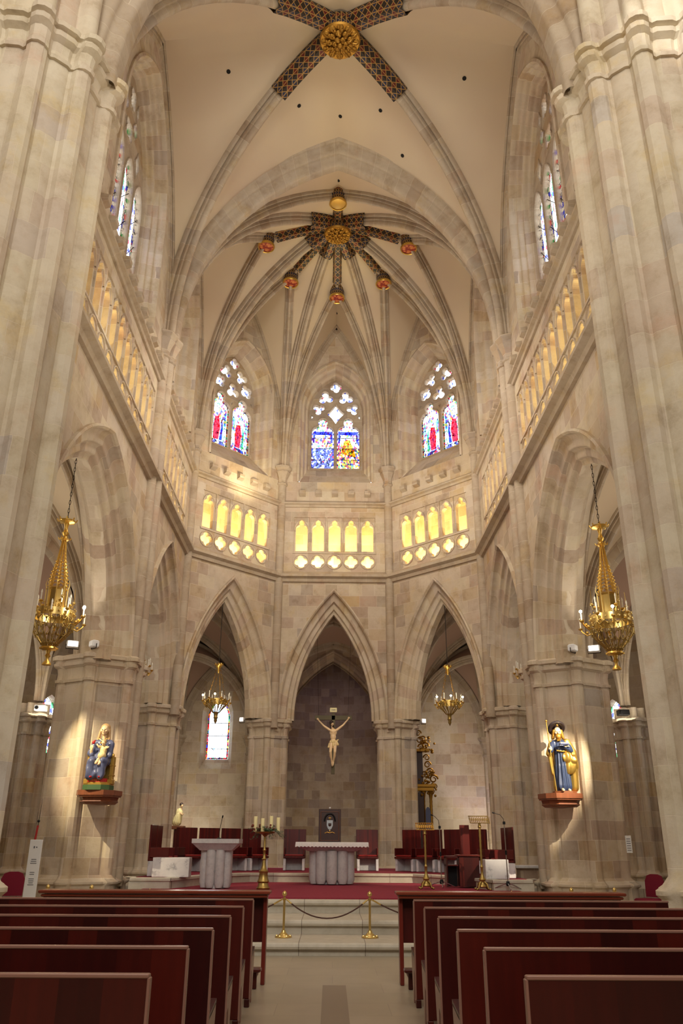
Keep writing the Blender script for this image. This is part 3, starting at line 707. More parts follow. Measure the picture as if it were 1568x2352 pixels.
# bay 1 vault
B1=(0,15.15); cs=[(-4.8,11.3),(-4.8,19.0),(4.8,19.0),(4.8,11.3)]
D=vault('nave',cs,ZV,B1,22.0,[21.3,21.7,21.3,21.7])
t=thing('roof_boss','large gilded leaf boss with four painted ribs at the top of the vault','roof boss',(0,15.15,21.40))
rosette(t,.53)
for d in D:
    o=painted(d,.77,.975,t); o.location=(0,-15.15,-21.40)
# apse star vault
bo=(0,22.6); zb=22.0
cor=[P3[0],C2[0],C1[0],C1[1],C2[1],P3[1]]
cor=[(x,y+(.1 if abs(y-19.1)<.1 else 0)) for x,y in cor]
mains=[arc3(Vector(c),ZV,Vector(bo),zb) for c in cor]
small=[((-2.49,22.5),21.25),((-1.72,24.32),21.15),((0,25.1),21.08),((1.72,24.32),21.15),((2.49,22.5),21.25),((0,20.95),21.75)]
apex=[20.9,20.9,20.95,20.9,20.9,21.75]
mw=MB(); mr=MB(); mt=MB(); liernes=[]
for i in range(6):
    A=Vector(cor[i]); B=Vector(cor[(i+1)%6]); Mm=(A+B)/2; Sx=Vector(small[i][0]); sz=small[i][1]
    TA=arc3(A,ZV,Sx,sz); TB=arc3(B,ZV,Sx,sz); WA=arc3(A,ZV,Mm,apex[i]); WB=arc3(B,ZV,Mm,apex[i])
    L=[Vector((bo[0],bo[1],zb)).lerp(Vector((Sx.x,Sx.y,sz)),j/10)+Vector((0,0,.10*math.sin(PI*j/10))) for j in range(11)]
    liernes.append(L)
    ruled(mw,mains[i],TA); ruled(mw,mains[(i+1)%6],TB); ruled(mw,TA,WA); ruled(mw,TB,WB)
    rib(mt,TA,RIBS); rib(mt,TB,RIBS)
    if i<5: rib(mt,WA,RIBW); rib(mt,WB,RIBW)
    rib(mt,L,RIBS)
for d in mains: rib(mr,d,[(x*1.3,z*1.2) for x,z in RIB])
struct(mw.build('ceiling_apse',PLA,smooth=60)); struct(mr.build('trim_ribs_apse',STR,smooth=35)); struct(mt.build('trim_tiercerons_apse',STR,smooth=35))
t=thing('roof_boss','round gilded flower boss at the hub of the painted star of ribs','roof boss',(0,22.6,21.40))
rosette(t,.46,3)
for d in mains: painted(d,.865,.98,t).location=(0,-22.6,-21.40)
lab=['small red and gold boss at the left tip of the star','small red and gold boss at the lower left tip of the star','small pale boss at the bottom tip of the star above the central window','small red and gold boss at the lower right tip of the star','small red and gold boss at the right tip of the star','small gold boss at the top tip of the star nearest the camera']
BDISC=mat('boss_painted_face',G(176,92,48),.5); N=NT(BDISC); v=N.n('TexVoronoi'); N.val(v,Scale=9); oc=N.n('TexCoord').outputs['Object']; N.l(oc,v.inputs['Vector'])
N.l(N.ramp(v.outputs['Distance'],[(0,G(200,140,70)),(.45,G(186,96,54)),(.6,G(130,30,24))]),N.b.inputs['Base Color'])
for i,(q,sz) in enumerate(small):
    b=thing('roof_boss',lab[i],'roof boss',(q[0],q[1],sz-.35),group='small bosses round the star')
    m=MB(); m.lathe([(.27,.35),(.27,.12),(.25,.08),(.25,-.10)],n=20,cap=False); m.build('drum',PAINT,b,smooth=40)
    m=MB(); m.lathe([(.25,-.10),(.29,-.10),(.30,-.15),(.28,-.19),(.25,-.17)],n=20,cap=False); m.build('gilded_rim',GOLD,b,smooth=40)
    m=MB(); m.lathe([(.26,-.15),(.15,-.175),(.02,-.18)],n=20,cap=True); m.build('painted_face',BDISC if i!=5 else GOLD,b,smooth=40)
    mb=MB(); rib(mb,liernes[i][:10],PBL); o=mb.build('painted_lierne',PAINT,b); o.location=(-q[0],-q[1],-(sz-.35))
# transverse arches
def transverse(name,y,a,z0,s,width,depth,rolls=3):
    fr=Fr((-1,y-width/2),(1,y-width/2),(0,0)); mb=MB(); W2=width/2
    prof=[(depth,0)]; xs=[]
    for q in range(rolls):
        o0=depth*(1-q/rolls); o1=depth*(1-(q+1)/rolls); w0=W2*q/rolls*.86; w1=W2*(q+1)/rolls*.86
        prof+=roll(o0,w0,(o0+o1)/2,w0+(w1-w0)*.4,'h')+roll((o0+o1)/2,w0+(w1-w0)*.4,o1,w1,'r')
    prof+= [(o,width-w) for o,w in prof[::-1]]
    moulding(mb,fr,a,s,z0,prof,0,0,20); struct(mb.build('trim_arch_'+name,STR,smooth=35))
transverse('choir',19.1,4.42,ZV,6.45,1.1,.95,3)
transverse('crossing',11.0,4.20,ZV,7.1,2.0,1.1,4)
fr=Fr((-6,11.9),(6,11.9),(0,0)); mb=MB(); ap=[(-6.4,14.6)]+arch_pts(5.0,7.8,14.6,14)[::-1]+[(6.4,14.6)]
for (u0,z0_),(u1,z1_) in zip(ap[:-1],ap[1:]): mb.add([fr.p(u0,z0_,0),fr.p(u1,z1_,0),fr.p(u1,24,0),fr.p(u0,24,0)])
struct(mb.build('wall_over_crossing',ST))

# ------------------------------------------------------------------ floors, steps, dais
struct(MB().box((0,12,-.1),(24,56,.2)).build('floor',FLO))
struct(MB().box((.02,6.6,.002),(.26,7.6,.004)).build('trim_floor_inlay',mat('dark_floor_slab',G(128,112,94),.4)))
mb=MB()
def steps(mb,y,z0,z1,X=4.4,nose=.035,y1=24):
    pr=[(y+.04,z0),(y+.04,z1-.10),(y+.01,z1-.095),(y-nose*.7,z1-.08),(y-nose,z1-.05),(y-nose*.8,z1-.02),(y-.01,z1),(y1,z1),(y1,z0)]
    mb.grid([[Vector((x,yy,zz)) for yy,zz in pr] for x in(-X,X)],closed=True)
    for x in(-X,X): mb.add([Vector((x,yy,zz)) for yy,zz in pr])
steps(mb,12.93,0,.17,6.2,y1=18.2); steps(mb,14.1,.17,.37,3.9); steps(mb,15.38,.37,.58,3.9)
struct(mb.build('trim_altar_steps',STEP))
o=MB().box((0,19.8,.588),(7.76,8.5,.02)).build('trim_carpet',CAR); struct(o)
mb=MB()
def dais(pts,z0,z1):
    c=Vector((0,28)); n=len(pts)
    ring=lambda z,k:[Vector((p[0],p[1],z))+Vector((-.2*p[0],-1,0)).normalized()*k for p in pts]
    rows=[ring(z0,0),ring(z1-.07,0),ring(z1-.055,.04),ring(z1-.01,.04),ring(z1,.02),ring(z1,-.3)]
    mb.grid(rows)
DP=[(-4.19,18.9),(-4.19,18.3),(-3.35,18.3),(-2.75,20.6),(-2.0,21.6),(2.0,21.6),(2.75,20.6),(3.35,18.3),(4.19,18.3),(4.19,18.9)]
dais(DP,.0,.80); struct(mb.build('trim_dais_kerb',STEP))
mb=MB(); inner=[(x*1.005,y+.03) for x,y in DP]; outerp=[(x,26.6) for x,y in inner]
mb.grid([[Vector((x,y,.79)) for x,y in inner],[Vector((x,y,.79)) for x,y in outerp]]); struct(mb.build('trim_dais_carpet',CAR)); struct(MB().box((0,26.3,.28),(21,12.2,.56)).build('trim_choir_platform',STEP))
# ------------------------------------------------------------------ aisles, ambulatory, chapels
zsA=5.4; zaA=9.35
def amb(name,cs,zb=9.6,za=9.2):
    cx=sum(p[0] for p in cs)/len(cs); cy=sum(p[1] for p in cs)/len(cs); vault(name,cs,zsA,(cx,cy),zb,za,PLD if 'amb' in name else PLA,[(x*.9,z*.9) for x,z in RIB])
for i,s in enumerate((-1,1)):
    sd=('left','right')[i]
    amb('aisle_'+sd,[(s*5.95,11.0),(s*5.95,19.1),(s*10.3,19.1),(s*10.3,11.0)],9.7,9.35)
    amb('aisle_near_'+sd,[(s*5.95,3.0),(s*5.95,11.0),(s*10.3,11.0),(s*10.3,3.0)],9.7,9.35)
    amb('ambulatory_side_'+sd,[(s*5.95,19.1),(s*5.95,25.0),(s*7.6,29.6),(s*8.9,24.8),(s*10.3,19.1)])
    amb('ambulatory_oblique_'+sd,[(s*5.9,25.1),(s*2.5,28.5),(s*3.2,33.0),(s*7.6,29.6)])
    amb('ambulatory_chapel_'+sd,[(s*3.2,33.0),(s*6.1,33.0),(s*7.6,29.6)],8.9,8.3)
    # outer walls
    mb=MB()
    fr=Fr((s*10.35,2),(s*10.35,27.0),(0,15)); H=fr.L/2
    hs=[]
    for yc in (15.0,22.5):
        u=(Vector((s*10.35,yc,0))-fr.o).dot(fr.U); hs.append([(u-.55,3.4),(u+.55,3.4)]+[(u+a,b) for a,b in arch_pts(.55,1.0,5.9,6)])
    mb.plate(fr,[(-H,0),(H,0),(H,11),(-H,11)],hs,0,.5); struct(mb.build('wall_aisle_'+sd,ST))
    for q,h in enumerate(hs):
        w=bpy.data.objects.new('window_%d'%(10+2*i+q),None); COL.objects.link(w); struct(w); glass_sheet('glass',fr,h,.35,GL_SIDE,w)
    mb=MB(); fr=Fr((s*10.35,26.9),(s*7.5,29.9),(0,22)); hw=[(-1.3,4.2),(-.5,4.2)]+[(u-.9,z) for u,z in arch_pts(.4,.7,5.4,6)]
    mb.plate(fr,[(-fr.L/2,0),(fr.L/2,0),(fr.L/2,11),(-fr.L/2,11)],[hw],0,.4)
    w=bpy.data.objects.new('window_%d'%(17+i),None); COL.objects.link(w); struct(w); glass_sheet('glass',fr,hw,.3,GL_SIDE,w)
    pier('clustered stone pier far back in the %s side aisle'%sd,(s*9.0,24.8),.42,.11,8,0,5.3,5.0,None)
    fr=Fr((s*7.5,29.7),(s*6.05,33.1),(0,22))
    h=[(-.38,4.3),(.38,4.3)]+[(a,b) for a,b in arch_pts(.38,.7,6.2,6)]
    mb.plate(fr,[(-fr.L/2,0),(fr.L/2,0),(fr.L/2,11),(-fr.L/2,11)],[h] if s>0 else [],0,.5)
    if s>0:
        w=bpy.data.objects.new('window_15',None); COL.objects.link(w); struct(w); glass_sheet('glass',fr,h,.3,GL_WHT,w)
    fr=Fr((s*6.1,33.0),(s*3.1,33.0),(0,22)); 
    h=[(-.44,4.55),(.44,4.55)]+[(a,b) for a,b in arch_pts(.44,.75,6.15,6)]
    sp=[(-.62,4.15),(.62,4.15)]+[(a,b) for a,b in arch_pts(.62,.95,6.2,6)]
    mb.plate(fr,[(-fr.L/2-.1,0),(fr.L/2,0),(fr.L/2,11),(-fr.L/2-.1,11)],[sp] if s<0 else [],0,.02)
    if s<0:
        # splayed embrasure
        a=[fr.p(u,z,0) for u,z in sp]; b=[fr.p(u,z,.45) for u,z in h]; mb.grid([a,b],closed=True)
        w=bpy.data.objects.new('window_16',None); COL.objects.link(w); struct(w); glass_sheet('glass',fr,h,.44,GL_WHT,w)
        e=MB(); hh=[(u*.88,z) for u,z in h]; e.plate(fr,h,[[(u*.86,4.55+(z-4.55)*.95+.06) for u,z in h]],.40,.42); e.build('glass_border',GL_EDGE,w)
        e=MB()
        for z in (4.95,5.45,5.95): e.box(fr.p(0,z,.43),(.9,.02,.02))
        e.build('saddle_bars',IRON,w)
    struct(mb.build('wall_chapel_'+sd,ST))
    # responds
    for q,(x,y) in enumerate([(10.3,11.0),(10.3,19.1),(7.6,29.6),(6.1,32.95),(3.25,32.95)]):
        mb=wallshaft((s*x,y),None,(.17 if q<3 else .12),0,zsA if q<3 else 4.9+.5); 
        struct(mb.build('trim_%d'%kk,STR,smooth=35)); kk+=1
    # transverse arch across the aisle
    for y in (11.0,19.1):
        fr=Fr((s*5.9,y-.3),(s*10.3,y-.3),(0,-50)); mb=MB(); moulding(mb,fr,2.1,3.6,zsA,[(.45,0),(.2,.02),(.18,.12),(0,.16),(0,.44),(.18,.48),(.2,.58),(.45,.6)],0)
        struct(mb.build('trim_arch_aisle_%d'%kk,STR,smooth=35)); kk+=1
        # pier respond bulk on outer wall
        struct(MB().bbox((s*10.25,y,2.7),(.5,.9,5.4),.05).build('trim_%d'%kk,ST)); kk+=1
amb('ambulatory_centre',[(-2.5,28.5),(2.5,28.5),(3.2,33.0),(-3.2,33.0)])
# axial chapel: pointed entrance arch and round dark wall
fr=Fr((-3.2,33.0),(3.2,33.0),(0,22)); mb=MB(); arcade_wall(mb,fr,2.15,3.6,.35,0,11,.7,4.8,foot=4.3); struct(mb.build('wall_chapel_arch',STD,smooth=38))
mb=MB(); R=3.0; rows=[]
for z in (0,9.2): rows.append([Vector((R*math.cos(PI*j/24),33.4+R*math.sin(PI*j/24),z)) for j in range(25)])
mb.grid(rows,lambda i,j:(R*PI*j/24,(0,9.2)[i])); 
rows=[[Vector((R*math.cos(PI*j/24)*math.cos(t*PI/16),33.4+R*math.sin(PI*j/24)*math.cos(t*PI/16),9.2+1.2*math.sin(t*PI/16))) for j in range(25)] for t in range(9)]
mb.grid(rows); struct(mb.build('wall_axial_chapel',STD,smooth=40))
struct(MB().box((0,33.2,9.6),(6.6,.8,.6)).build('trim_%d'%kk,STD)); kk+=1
# closing walls behind the camera and outer roof covers (daylight only comes in through windows)
struct(MB().box((0,-10,12),(24,.4,26)).build('wall_west',ST))
for s,sd in ((-1,'left'),(1,'right')):
    struct(MB().box((s*10.55,-4,12),(.3,12.4,26)).build('wall_nave_'+sd,ST))
    struct(MB().box((s*6.3,4.75,16.65),(.3,14.6,11.9)).build('wall_nave_upper_'+sd,ST))
    struct(MB().box((s*8.3,6.5,10.75),(4.4,17,.1)).build('ceiling_aisle_cover_'+sd,PLA))
for s,sd in ((-1,'left'),(1,'right')):
    fr=Fr((s*5.55,-2.5),(s*5.55,9.9),(0,4)); mb=MB(); arcade_wall(mb,fr,2.75,3.6,.62,1.6,10.9,1.0,foot=4.9); struct(mb.build('wall_nave_arcade_'+sd,ST,smooth=38))
struct(MB().box((0,1,22.6),(21.4,22.4,.3)).build('ceiling_nave_west',PLA))
# sealed roof over the ambulatory
mb=MB(); ro=[(-10.6,10),(-10.6,27.2),(-7.6,30.3),(-6.3,33.6),(-3.3,34),(3.3,34),(6.3,33.6),(7.6,30.3),(10.6,27.2),(10.6,10)]
ri=[(-6.0,10),(-6.0,25.1),(-5.2,26),(-4,27.5),(-2.4,28.6),(2.4,28.6),(4,27.5),(5.2,26),(6.0,25.1),(6.0,10)]
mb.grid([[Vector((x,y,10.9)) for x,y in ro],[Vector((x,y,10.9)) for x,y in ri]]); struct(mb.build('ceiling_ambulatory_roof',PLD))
mb=MB()
for i,c in enumerate(cor):
    pass
HO=MB()
for x,y,z in ((-3.1,13.6,0),(3.1,13.6,0)): pass
# ================================================================== pews
def pew(name,label,loc,length,group,mirror):
    """high-backed pew seen from behind; x from the aisle end outward"""
    t=thing(name,label,'pew',loc,group=group); m=-1 if mirror else 1
    b=MB(); b.bbox((m*length/2,0,.505),(length,.032,.87),.004); b.build('backrest',MAH,t)
    b=MB(); b.bbox((m*length/2,0,.945),(length+.01,.042,.018),.004); b.bbox((m*-.004,0,.50),(.014,.04,.88),.003); b.build('edge_trim',MAE,t)
    b=MB(); s=[(.02,.40),(.44,.45),(.44,.48),(.02,.43)]
    b.prism([(y,z) for y,z in s],0,length,lambda p:Vector((m*p.z,p.x,p.y))); b.build('seat',MAH,t)
    for x in (.02,length*.5,length-.03):
        b=MB(); o=[(.02,.41),(.42,.455),(.42,.40),(.30,.0),(.24,.0),(.20,.30),(.02,.24)]
        b.prism(o,x-.02,x+.02,lambda p:Vector((m*p.z,p.x,p.y))); b.build('leg',MAE if x<.03 else MAH,t)  # aisle-end leg takes the pale painted-sheen colour
    b=MB(); b.bbox((m*.02,0,.035),(.05,.07,.07),.004); b.build('foot',MAH,t); b=MB(); b.bbox((m*(length-.03),0,.035),(.05,.07,.07),.004); b.build('foot',MAH,t)
    return t
ordn=['nearest the camera','second from the camera','third from the camera','fourth from the camera','fifth from the camera','farthest, just behind the front desk']
for i in range(6):
    for s,sd in ((-1,'left'),(1,'right')):
        pew('church_pew','dark red mahogany pew on the %s of the aisle, %s'%(sd,ordn[i]),(s*.82,4.0+1.02*i,0),3.4 if (i<5 or s<0) else 2.6,'mahogany pews %s of the aisle'%sd,s<0)
for s,sd in ((-1,'left'),(1,'right')):
    t=thing('kneeling_desk','long mahogany kneeling desk with moulded top in front of the %s pews'%sd,'kneeler',(s*.76,10.45,0),group='kneeling desks before the steps')
    L=2.62; b=MB(); b.bbox((s*L/2,0,.945),(L+.06,.30,.035),.008); b.bbox((s*L/2,-.02,.905),(L,.22,.03),.008); b.build('desk_top',mat('desk_top_mahogany',G(118,52,34),.25) if s<0 else bpy.data.materials['desk_top_mahogany'],t)
    b=MB(); b.bbox((s*L/2,.06,.66),(L-.08,.03,.48),.004); b.build('front_panel',MAH,t)
    for x in (.03,L-.03):
        b=MB(); b.bbox((s*x,.03,.45),(.045,.16,.90),.006); b.build('end_panel',mat('desk_end_mahogany',G(104,34,24),.3) if 'desk_end_mahogany' not in bpy.data.materials else bpy.data.materials['desk_end_mahogany'],t)
    b=MB(); b.bbox((s*L/2,-.34,.19),(L-.05,.16,.04),.012); 
    for x in (.10,L/2,L-.10): b.bbox((s*x,-.30,.09),(.05,.05,.18),.006); b.bbox((s*x,-.16,.12),(.04,.30,.04),.006)
    b.build('kneeler_board',MAH,t)
# ================================================================== stanchions
def stanchion(label,x,y,z):
    t=thing('brass_stanchion',label,'stanchion',(x,y,z),group='brass rope posts')
    b=MB(); b.lathe([(.125,0),(.13,.012),(.12,.022),(.075,.035),(.06,.05),(.035,.075),(.03,.10)],n=20); 
    for j in range(6): b.ball((.10*math.cos(j*PI/3),.10*math.sin(j*PI/3),.018),.022,6,5)
    b.build('base',BRASS,t,smooth=35)
    b=MB(); b.lathe([(.017,.09),(.017,.50),(.024,.505),(.024,.53),(.012,.54),(.012,.56)],n=12); b.build('post',BRASS,t,smooth=35)
    b=MB(); b.ball((0,0,.595),.036,14,10); b.lathe([(.0,.625),(.01,.63),(.0,.645)],n=8,cap=False); b.build('ball_finial',BRASS,t,smooth=60)
    return t
ST_=[(-.73,13.6,.17,'brass rope post left of the centre line on the first step'),(.57,13.6,.17,'brass rope post right of the centre line on the first step'),
 (2.81,13.9,.17,'brass post whose ball shows nearest the aisle above the right desk'),(4.08,15.1,.17,'brass post whose ball shows in front of the left side of the pilgrim pier'),(4.85,15.2,.17,'brass post whose ball shows in front of the right side of the pilgrim pier'),
 (-2.85,13.9,.17,'brass post whose ball shows nearest the aisle above the left desk'),(-4.08,15.1,.17,'brass post whose ball shows in front of the right side of the madonna pier'),(-4.85,15.2,.17,'brass post whose ball shows at the left edge of the madonna pier')]
for x,y,z,l in ST_: stanchion(l,x,y,z)
def rope(name,label,A,B,sag):
    A=Vector(A); B=Vector(B); b=MB(); pts=[A.lerp(B,j/16)-Vector((0,0,sag*(1-(2*j/16-1)**2))) for j in range(17)]
    t=thing(name,label,'rope',tuple(A),group='barrier ropes'); b.tube([p-A for p in pts[1:-1]],.010,8); b.build('cord',ROPE,t,smooth=60)
    b=MB(); b.tube([pts[0]-A,pts[1]-A+Vector((0,0,0))],.012,8); b.build('hook',BRASS,t,smooth=60); b=MB(); b.tube([pts[-2]-A,pts[-1]-A],.012,8); b.build('hook',BRASS,t,smooth=60)
zt=.17+.52
rope('barrier_rope','brown rope hanging between the two central brass posts',(-.70,13.6,zt),(.54,13.6,zt),.26)
rope('barrier_rope','brown rope running from the left central post behind the left desk',(-.76,13.6,zt),(-2.85,13.9,zt),.30)
rope('barrier_rope','brown rope running from the right central post behind the right desk',(.60,13.6,zt),(2.81,13.9,zt),.30)
# ================================================================== altar and ambo
def fluted(mb,c,rx,ry,r,n,z0,z1):
    for j in range(n):
        a=2*PI*j/n+PI/n*(1 if n%2 else 1); x=c[0]+rx*math.cos(a); y=c[1]+ry*math.sin(a)
        mb.lathe([(r*.72,z0),(r*1.0,z0+.09),(r*1.0,z1)],(x,y,0),14)
t=thing('altar','white marble altar on a cluster of round columns with lace cloth','altar',(0,20.5,.6))
b=MB(); fluted(b,(0,0),.42,.28,.128,10,.02,.72); b.box((0,0,.36),(.6,.36,.7)); b.build('base',GRAM,t,smooth=40)
b=MB(); P=lambda w,d,z:[Vector((-w/2,-d/2,z)),Vector((w/2,-d/2,z)),Vector((w/2,d/2,z)),Vector((-w/2,d/2,z))]
b.grid([P(1.12,.62,.71),P(1.5,.95,.80),P(1.62,1.05,.82),P(1.62,1.05,.90)],closed=True); b.add(P(1.12,.62,.71)); b.add(P(1.62,1.05,.90)); b.build('table_slab',GRAM,t)
b=MB(); n=80; top=[]; bot=[]; hx,hy=.83,.54
per=[(-hx+2*hx*j/n,-hy) for j in range(n)]+[(hx,-hy+2*hy*j/40) for j in range(40)]+[(hx-2*hx*j/n,hy) for j in range(n)]+[(-hx,hy-2*hy*j/40) for j in range(40)]
rows=[[Vector((x,y,.907)) for x,y in per],[Vector((x*1.006,y*1.008,.900)) for x,y in per],[Vector((x*(1.008+.006*(j%2)),y*(1.01+.01*(j%2)),.865)) for j,(x,y) in enumerate(per)],[Vector((x*(1.012+.01*(j%2)),y*(1.012+.012*(j%2)),.815-.015*(j%4<2))) for j,(x,y) in enumerate(per)]]
b.grid(rows,closed=True); b.add(rows[0]); tag(b.build('altar_cloth',LINEN),'white lace cloth draped over the marble altar','altar cloth').location=(0,20.5,.6)
t=thing('ambo','grey marble ambo on clustered columns left of the altar','ambo',(-2.43,18.5,.6))
b=MB(); fluted(b,(0,0),.245,.20,.10,8,.02,.74); b.lathe([(.19,0),(.19,.72)],n=12); b.build('base',GRAM,t,smooth=40)
b=MB(); b.grid([P(.66,.5,.73),P(.92,.72,.85),P(.98,.78,.87),P(.98,.78,.955)],closed=True); b.add(P(.66,.5,.73)); b.add(P(.98,.78,.955)); b.build('table_slab',GRAM,t)
def mic(name,label,loc,pts,base=False,stand=None):
    t=thing(name,label,'microphone',loc); b=MB(); b.tube(pts,.006,6); b.build('gooseneck',BLK,t,smooth=60)
    d=(Vector(pts[-1])-Vector(pts[-2])).normalized(); b=MB(); b.tube([Vector(pts[-1]),Vector(pts[-1])+d*.05],.014,8); b.build('head',BLK,t,smooth=60)
    if base: b=MB(); b.lathe([(.05,0),(.05,.015),(.015,.025)],n=12); b.build('base',BLK,t)
    if stand:
        b=MB(); b.tube([(0,0,.12),(0,0,stand)],.011,8); b.build('pole',CHR,t,smooth=60)
        b=MB(); b.bbox((0,0,stand*.55),(.04,.04,.09)); b.build('clamp',BLK,t); b=MB(); b.bbox((0,0,stand),(.05,.05,.06)); b.build('top_clamp',BLK,t); b=MB(); b.lathe([(.03,.07),(.045,.10),(.03,.16)],n=8); b.build('leg_hub',BLK,t)
        for k in range(3):
            a=PI*.15+2*PI*k/3; b=MB(); b.tube([(0,0,.13),(.16*math.cos(a),.16*math.sin(a),.08),(.33*math.cos(a),.33*math.sin(a),.012)],.011,8); b.build('leg',CHR,t,smooth=60)
    return t
mic('microphone','thin black gooseneck microphone on the ambo top',(-2.42,18.62,1.555),[(0,0,0.02),(0,0,.14),(.02,-.02,.28),(.05,-.05,.42)],True)
mic('microphone_stand','chrome microphone stand beside the brass cross lectern',(2.35,18.9,.62),[(0,0,1.2),(-.02,0,1.34),(-.10,-.03,1.42),(-.15,-.05,1.44)],stand=1.2)
mic('microphone_stand','black microphone stand with tripod feet at the far right lectern',(3.62,18.15,.62),[(0,0,1.28),(-.01,0,1.36),(-.08,-.03,1.44),(-.2,-.05,1.47)],stand=1.28)
# brass lecterns
def lectern(label,loc,h,w,op):
    t=thing('brass_lectern',label,'lectern',loc); b=MB()
    b.lathe([(.10,.05),(.11,.07),(.06,.12),(.055,.17),(.075,.20),(.05,.24),(.03,.30),(.03,.42),(.04,.44),(.024,.47)]+sum([[(.022,.5+.1*k),(.027,.55+.1*k)] for k in range(int((h-.62)/.1))],[])+[(.022,h-.12),(.04,h-.10),(.03,h-.06),(.03,h-.02)],n=12); b.build('stem',BRD,t,smooth=40)
    for k in range(4):
        a=PI/4+k*PI/2; b=MB(); b.tube([(.05*math.cos(a),.05*math.sin(a),.16),(.11*math.cos(a),.11*math.sin(a),.12),(.14*math.cos(a),.14*math.sin(a),.03),(.19*math.cos(a),.19*math.sin(a),.02)],.018,8,.012); b.ball((.19*math.cos(a),.19*math.sin(a),.02),.024,8,6); b.build('foot',BRD,t,smooth=60)
    b=MB(); q=lambda x,v:Vector((x,-.10+.22*v,h-.02+.14*v)); 
    b.tube([q(-w/2,0),q(w/2,0),q(w/2,1),q(-w/2,1)],.010,6,closed=True)
    for k in range(9):
        x=-w/2+w*(k+.5)/9; b.tube([q(x-.02,0),q(x+.02,.33),q(x-.02,.66),q(x+.02,1)],.006,5)
        r=.03; b.tube([q(x+r*math.cos(s*PI/4),.5+.22*math.sin(s*PI/4)) for s in range(8)],.005,5,closed=True)
    b.tube([q(-w/2,.5),q(w/2,.5)],.006,5); b.build('book_rest',BRD if op else GOLD,t,smooth=60)
    return t
lectern('ornate brass lectern right of the altar with gilded openwork rest',(2.0,18.7,.6),1.18,.38,0)
lectern('dark brass openwork lectern at the far right of the carpet',(3.14,18.4,.6),1.32,.42,1)
# candle stand with greenery
t=thing('candle_stand','tall brass stand holding candles left of the altar','candle stand',(-1.41,18.2,.6))
b=MB(); b.lathe([(.13,0),(.14,.03),(.11,.06),(.10,.12),(.125,.15),(.10,.2),(.085,.30),(.10,.34),(.06,.38),(.045,.45),(.035,.55),(.05,.57),(.03,.60),(.026,.72),(.038,.74),(.024,.78),(.024,1.0),(.06,1.04),(.02,1.06)],n=14); b.build('stem',BRD,t,smooth=40)
b=MB(); b.lathe([(.05,1.04),(.20,1.07),(.22,1.10),(.20,1.10),(.02,1.08)],n=16); b.build('dish',BRD,t,smooth=40)
for k,(x,y,h) in enumerate([(-.21,0,.30),(-.05,-.1,.26),(.12,.02,.31),(.27,.0,.28)]):
    c=thing('candle',['thick cream candle at the left of the arrangement','thick cream candle second from left, lowest of four','thick cream candle third from left, tallest of four','thick cream candle at the right of the arrangement'][k],'candle',(-1.41+x,18.2+y,1.70),group='thick candles in the flower arrangement')
    b=MB(); b.lathe([(.037,0),(.038,h-.01),(.034,h),(.012,h-.004)],n=14); b.build('wax',WAX,c,smooth=40); b=MB(); b.tube([(0,0,h-.01),(.003,0,h+.018)],.003,5); b.build('wick',BLK,c)
random.seed(3); t=thing('flower_arrangement','green foliage and dried red flowers round the candles','flower arrangement',(-1.38,18.2,1.70))
b=MB(); st=MB()
for k in range(46):
    a=random.uniform(0,2*PI); L=random.uniform(.16,.44); dz=random.uniform(-.16,.12); pts=[Vector((0,0,0)),Vector((L*.5*math.cos(a),L*.35*math.sin(a),.05+dz*.1)),Vector((L*math.cos(a),L*.6*math.sin(a),dz))]
    st.tube(pts,.003,4)
    for q in range(9):
        p=pts[1].lerp(pts[2],q/8); th=random.uniform(0,2*PI); d=Vector((math.cos(th),math.sin(th),random.uniform(-.5,.6))).normalized(); s=d.cross(Vector((0,0,1))).normalized()*.012
        b.mesh([p,p+d*.03+s,p+d*.065,p+d*.03-s],[(0,1,2,3)])
b.build('leaves',LEAF,t); st.build('stems',LEAF,t); b=MB()
for k in range(26): b.ball((random.uniform(-.32,.16),random.uniform(-.15,.1),random.uniform(.0,.13)),random.uniform(.012,.024),6,5)
b.build('dried_flowers',BERRY,t)
# ================================================================== choir stalls
def stall(label,loc,rz,h=.74,w=.57,wood=None,group='choir stalls round the apse'):
    t=thing('choir_stall',label,'choir stall',loc,rz,group=group); wood=wood or STALLW
    b=MB(); b.bbox((0,.22,.30+h/2),(w+.04,.035,h),.006); b.build('backrest',wood,t)
    b=MB(); b.bbox((0,0,.33),(w,.44,.05),.008); b.build('seat',wood,t)
    b=MB(); b.bbox((0,-.01,.375),(w-.06,.38,.045),.015); b.build('cushion',RED,t)
    for s in(-1,1): b=MB(); b.bbox((s*(w/2-.03),.03,.15),(.07,.40,.30),.006); b.build('marble_support',MARB,t)
    b=MB(); b.bbox((0,.2,.15),(w,.04,.30),.004); b.build('marble_panel',GRAM,t)
    for s in(-1,1): b=MB(); b.bbox((s*(w/2-.02),.0,.47),(.035,.42,.20),.008); b.build('armrest',wood,t)
    return t
dz=.80
rows=[(-1.02,23.9,0,'high mahogany stall directly left of the coat of arms chair'),(.98,23.9,0,'high mahogany stall directly right of the coat of arms chair')]
for k,(x,y) in enumerate([(2.05,23.65),(2.57,23.2),(3.09,22.75),(3.61,22.3)]):
    for s,sd in((-1,'left'),(1,'right')):
        rows.append((s*x,y,-s*math.radians(40),'slanting mahogany stall on the %s, %s from the altar'%(sd,['first','second','third','fourth'][k])))
for k,y in enumerate((19.45,20.12)):
    for s,sd in((-1,'left'),(1,'right')):
        if k<2 or True: rows.append((s*3.78,y-.0,-s*math.radians(90),'red cushioned end stall seen side on at the %s, %s one'%(sd,['front','rear'][k])))
for x,y,r,l in rows: stall(l,(x,y,dz),r)
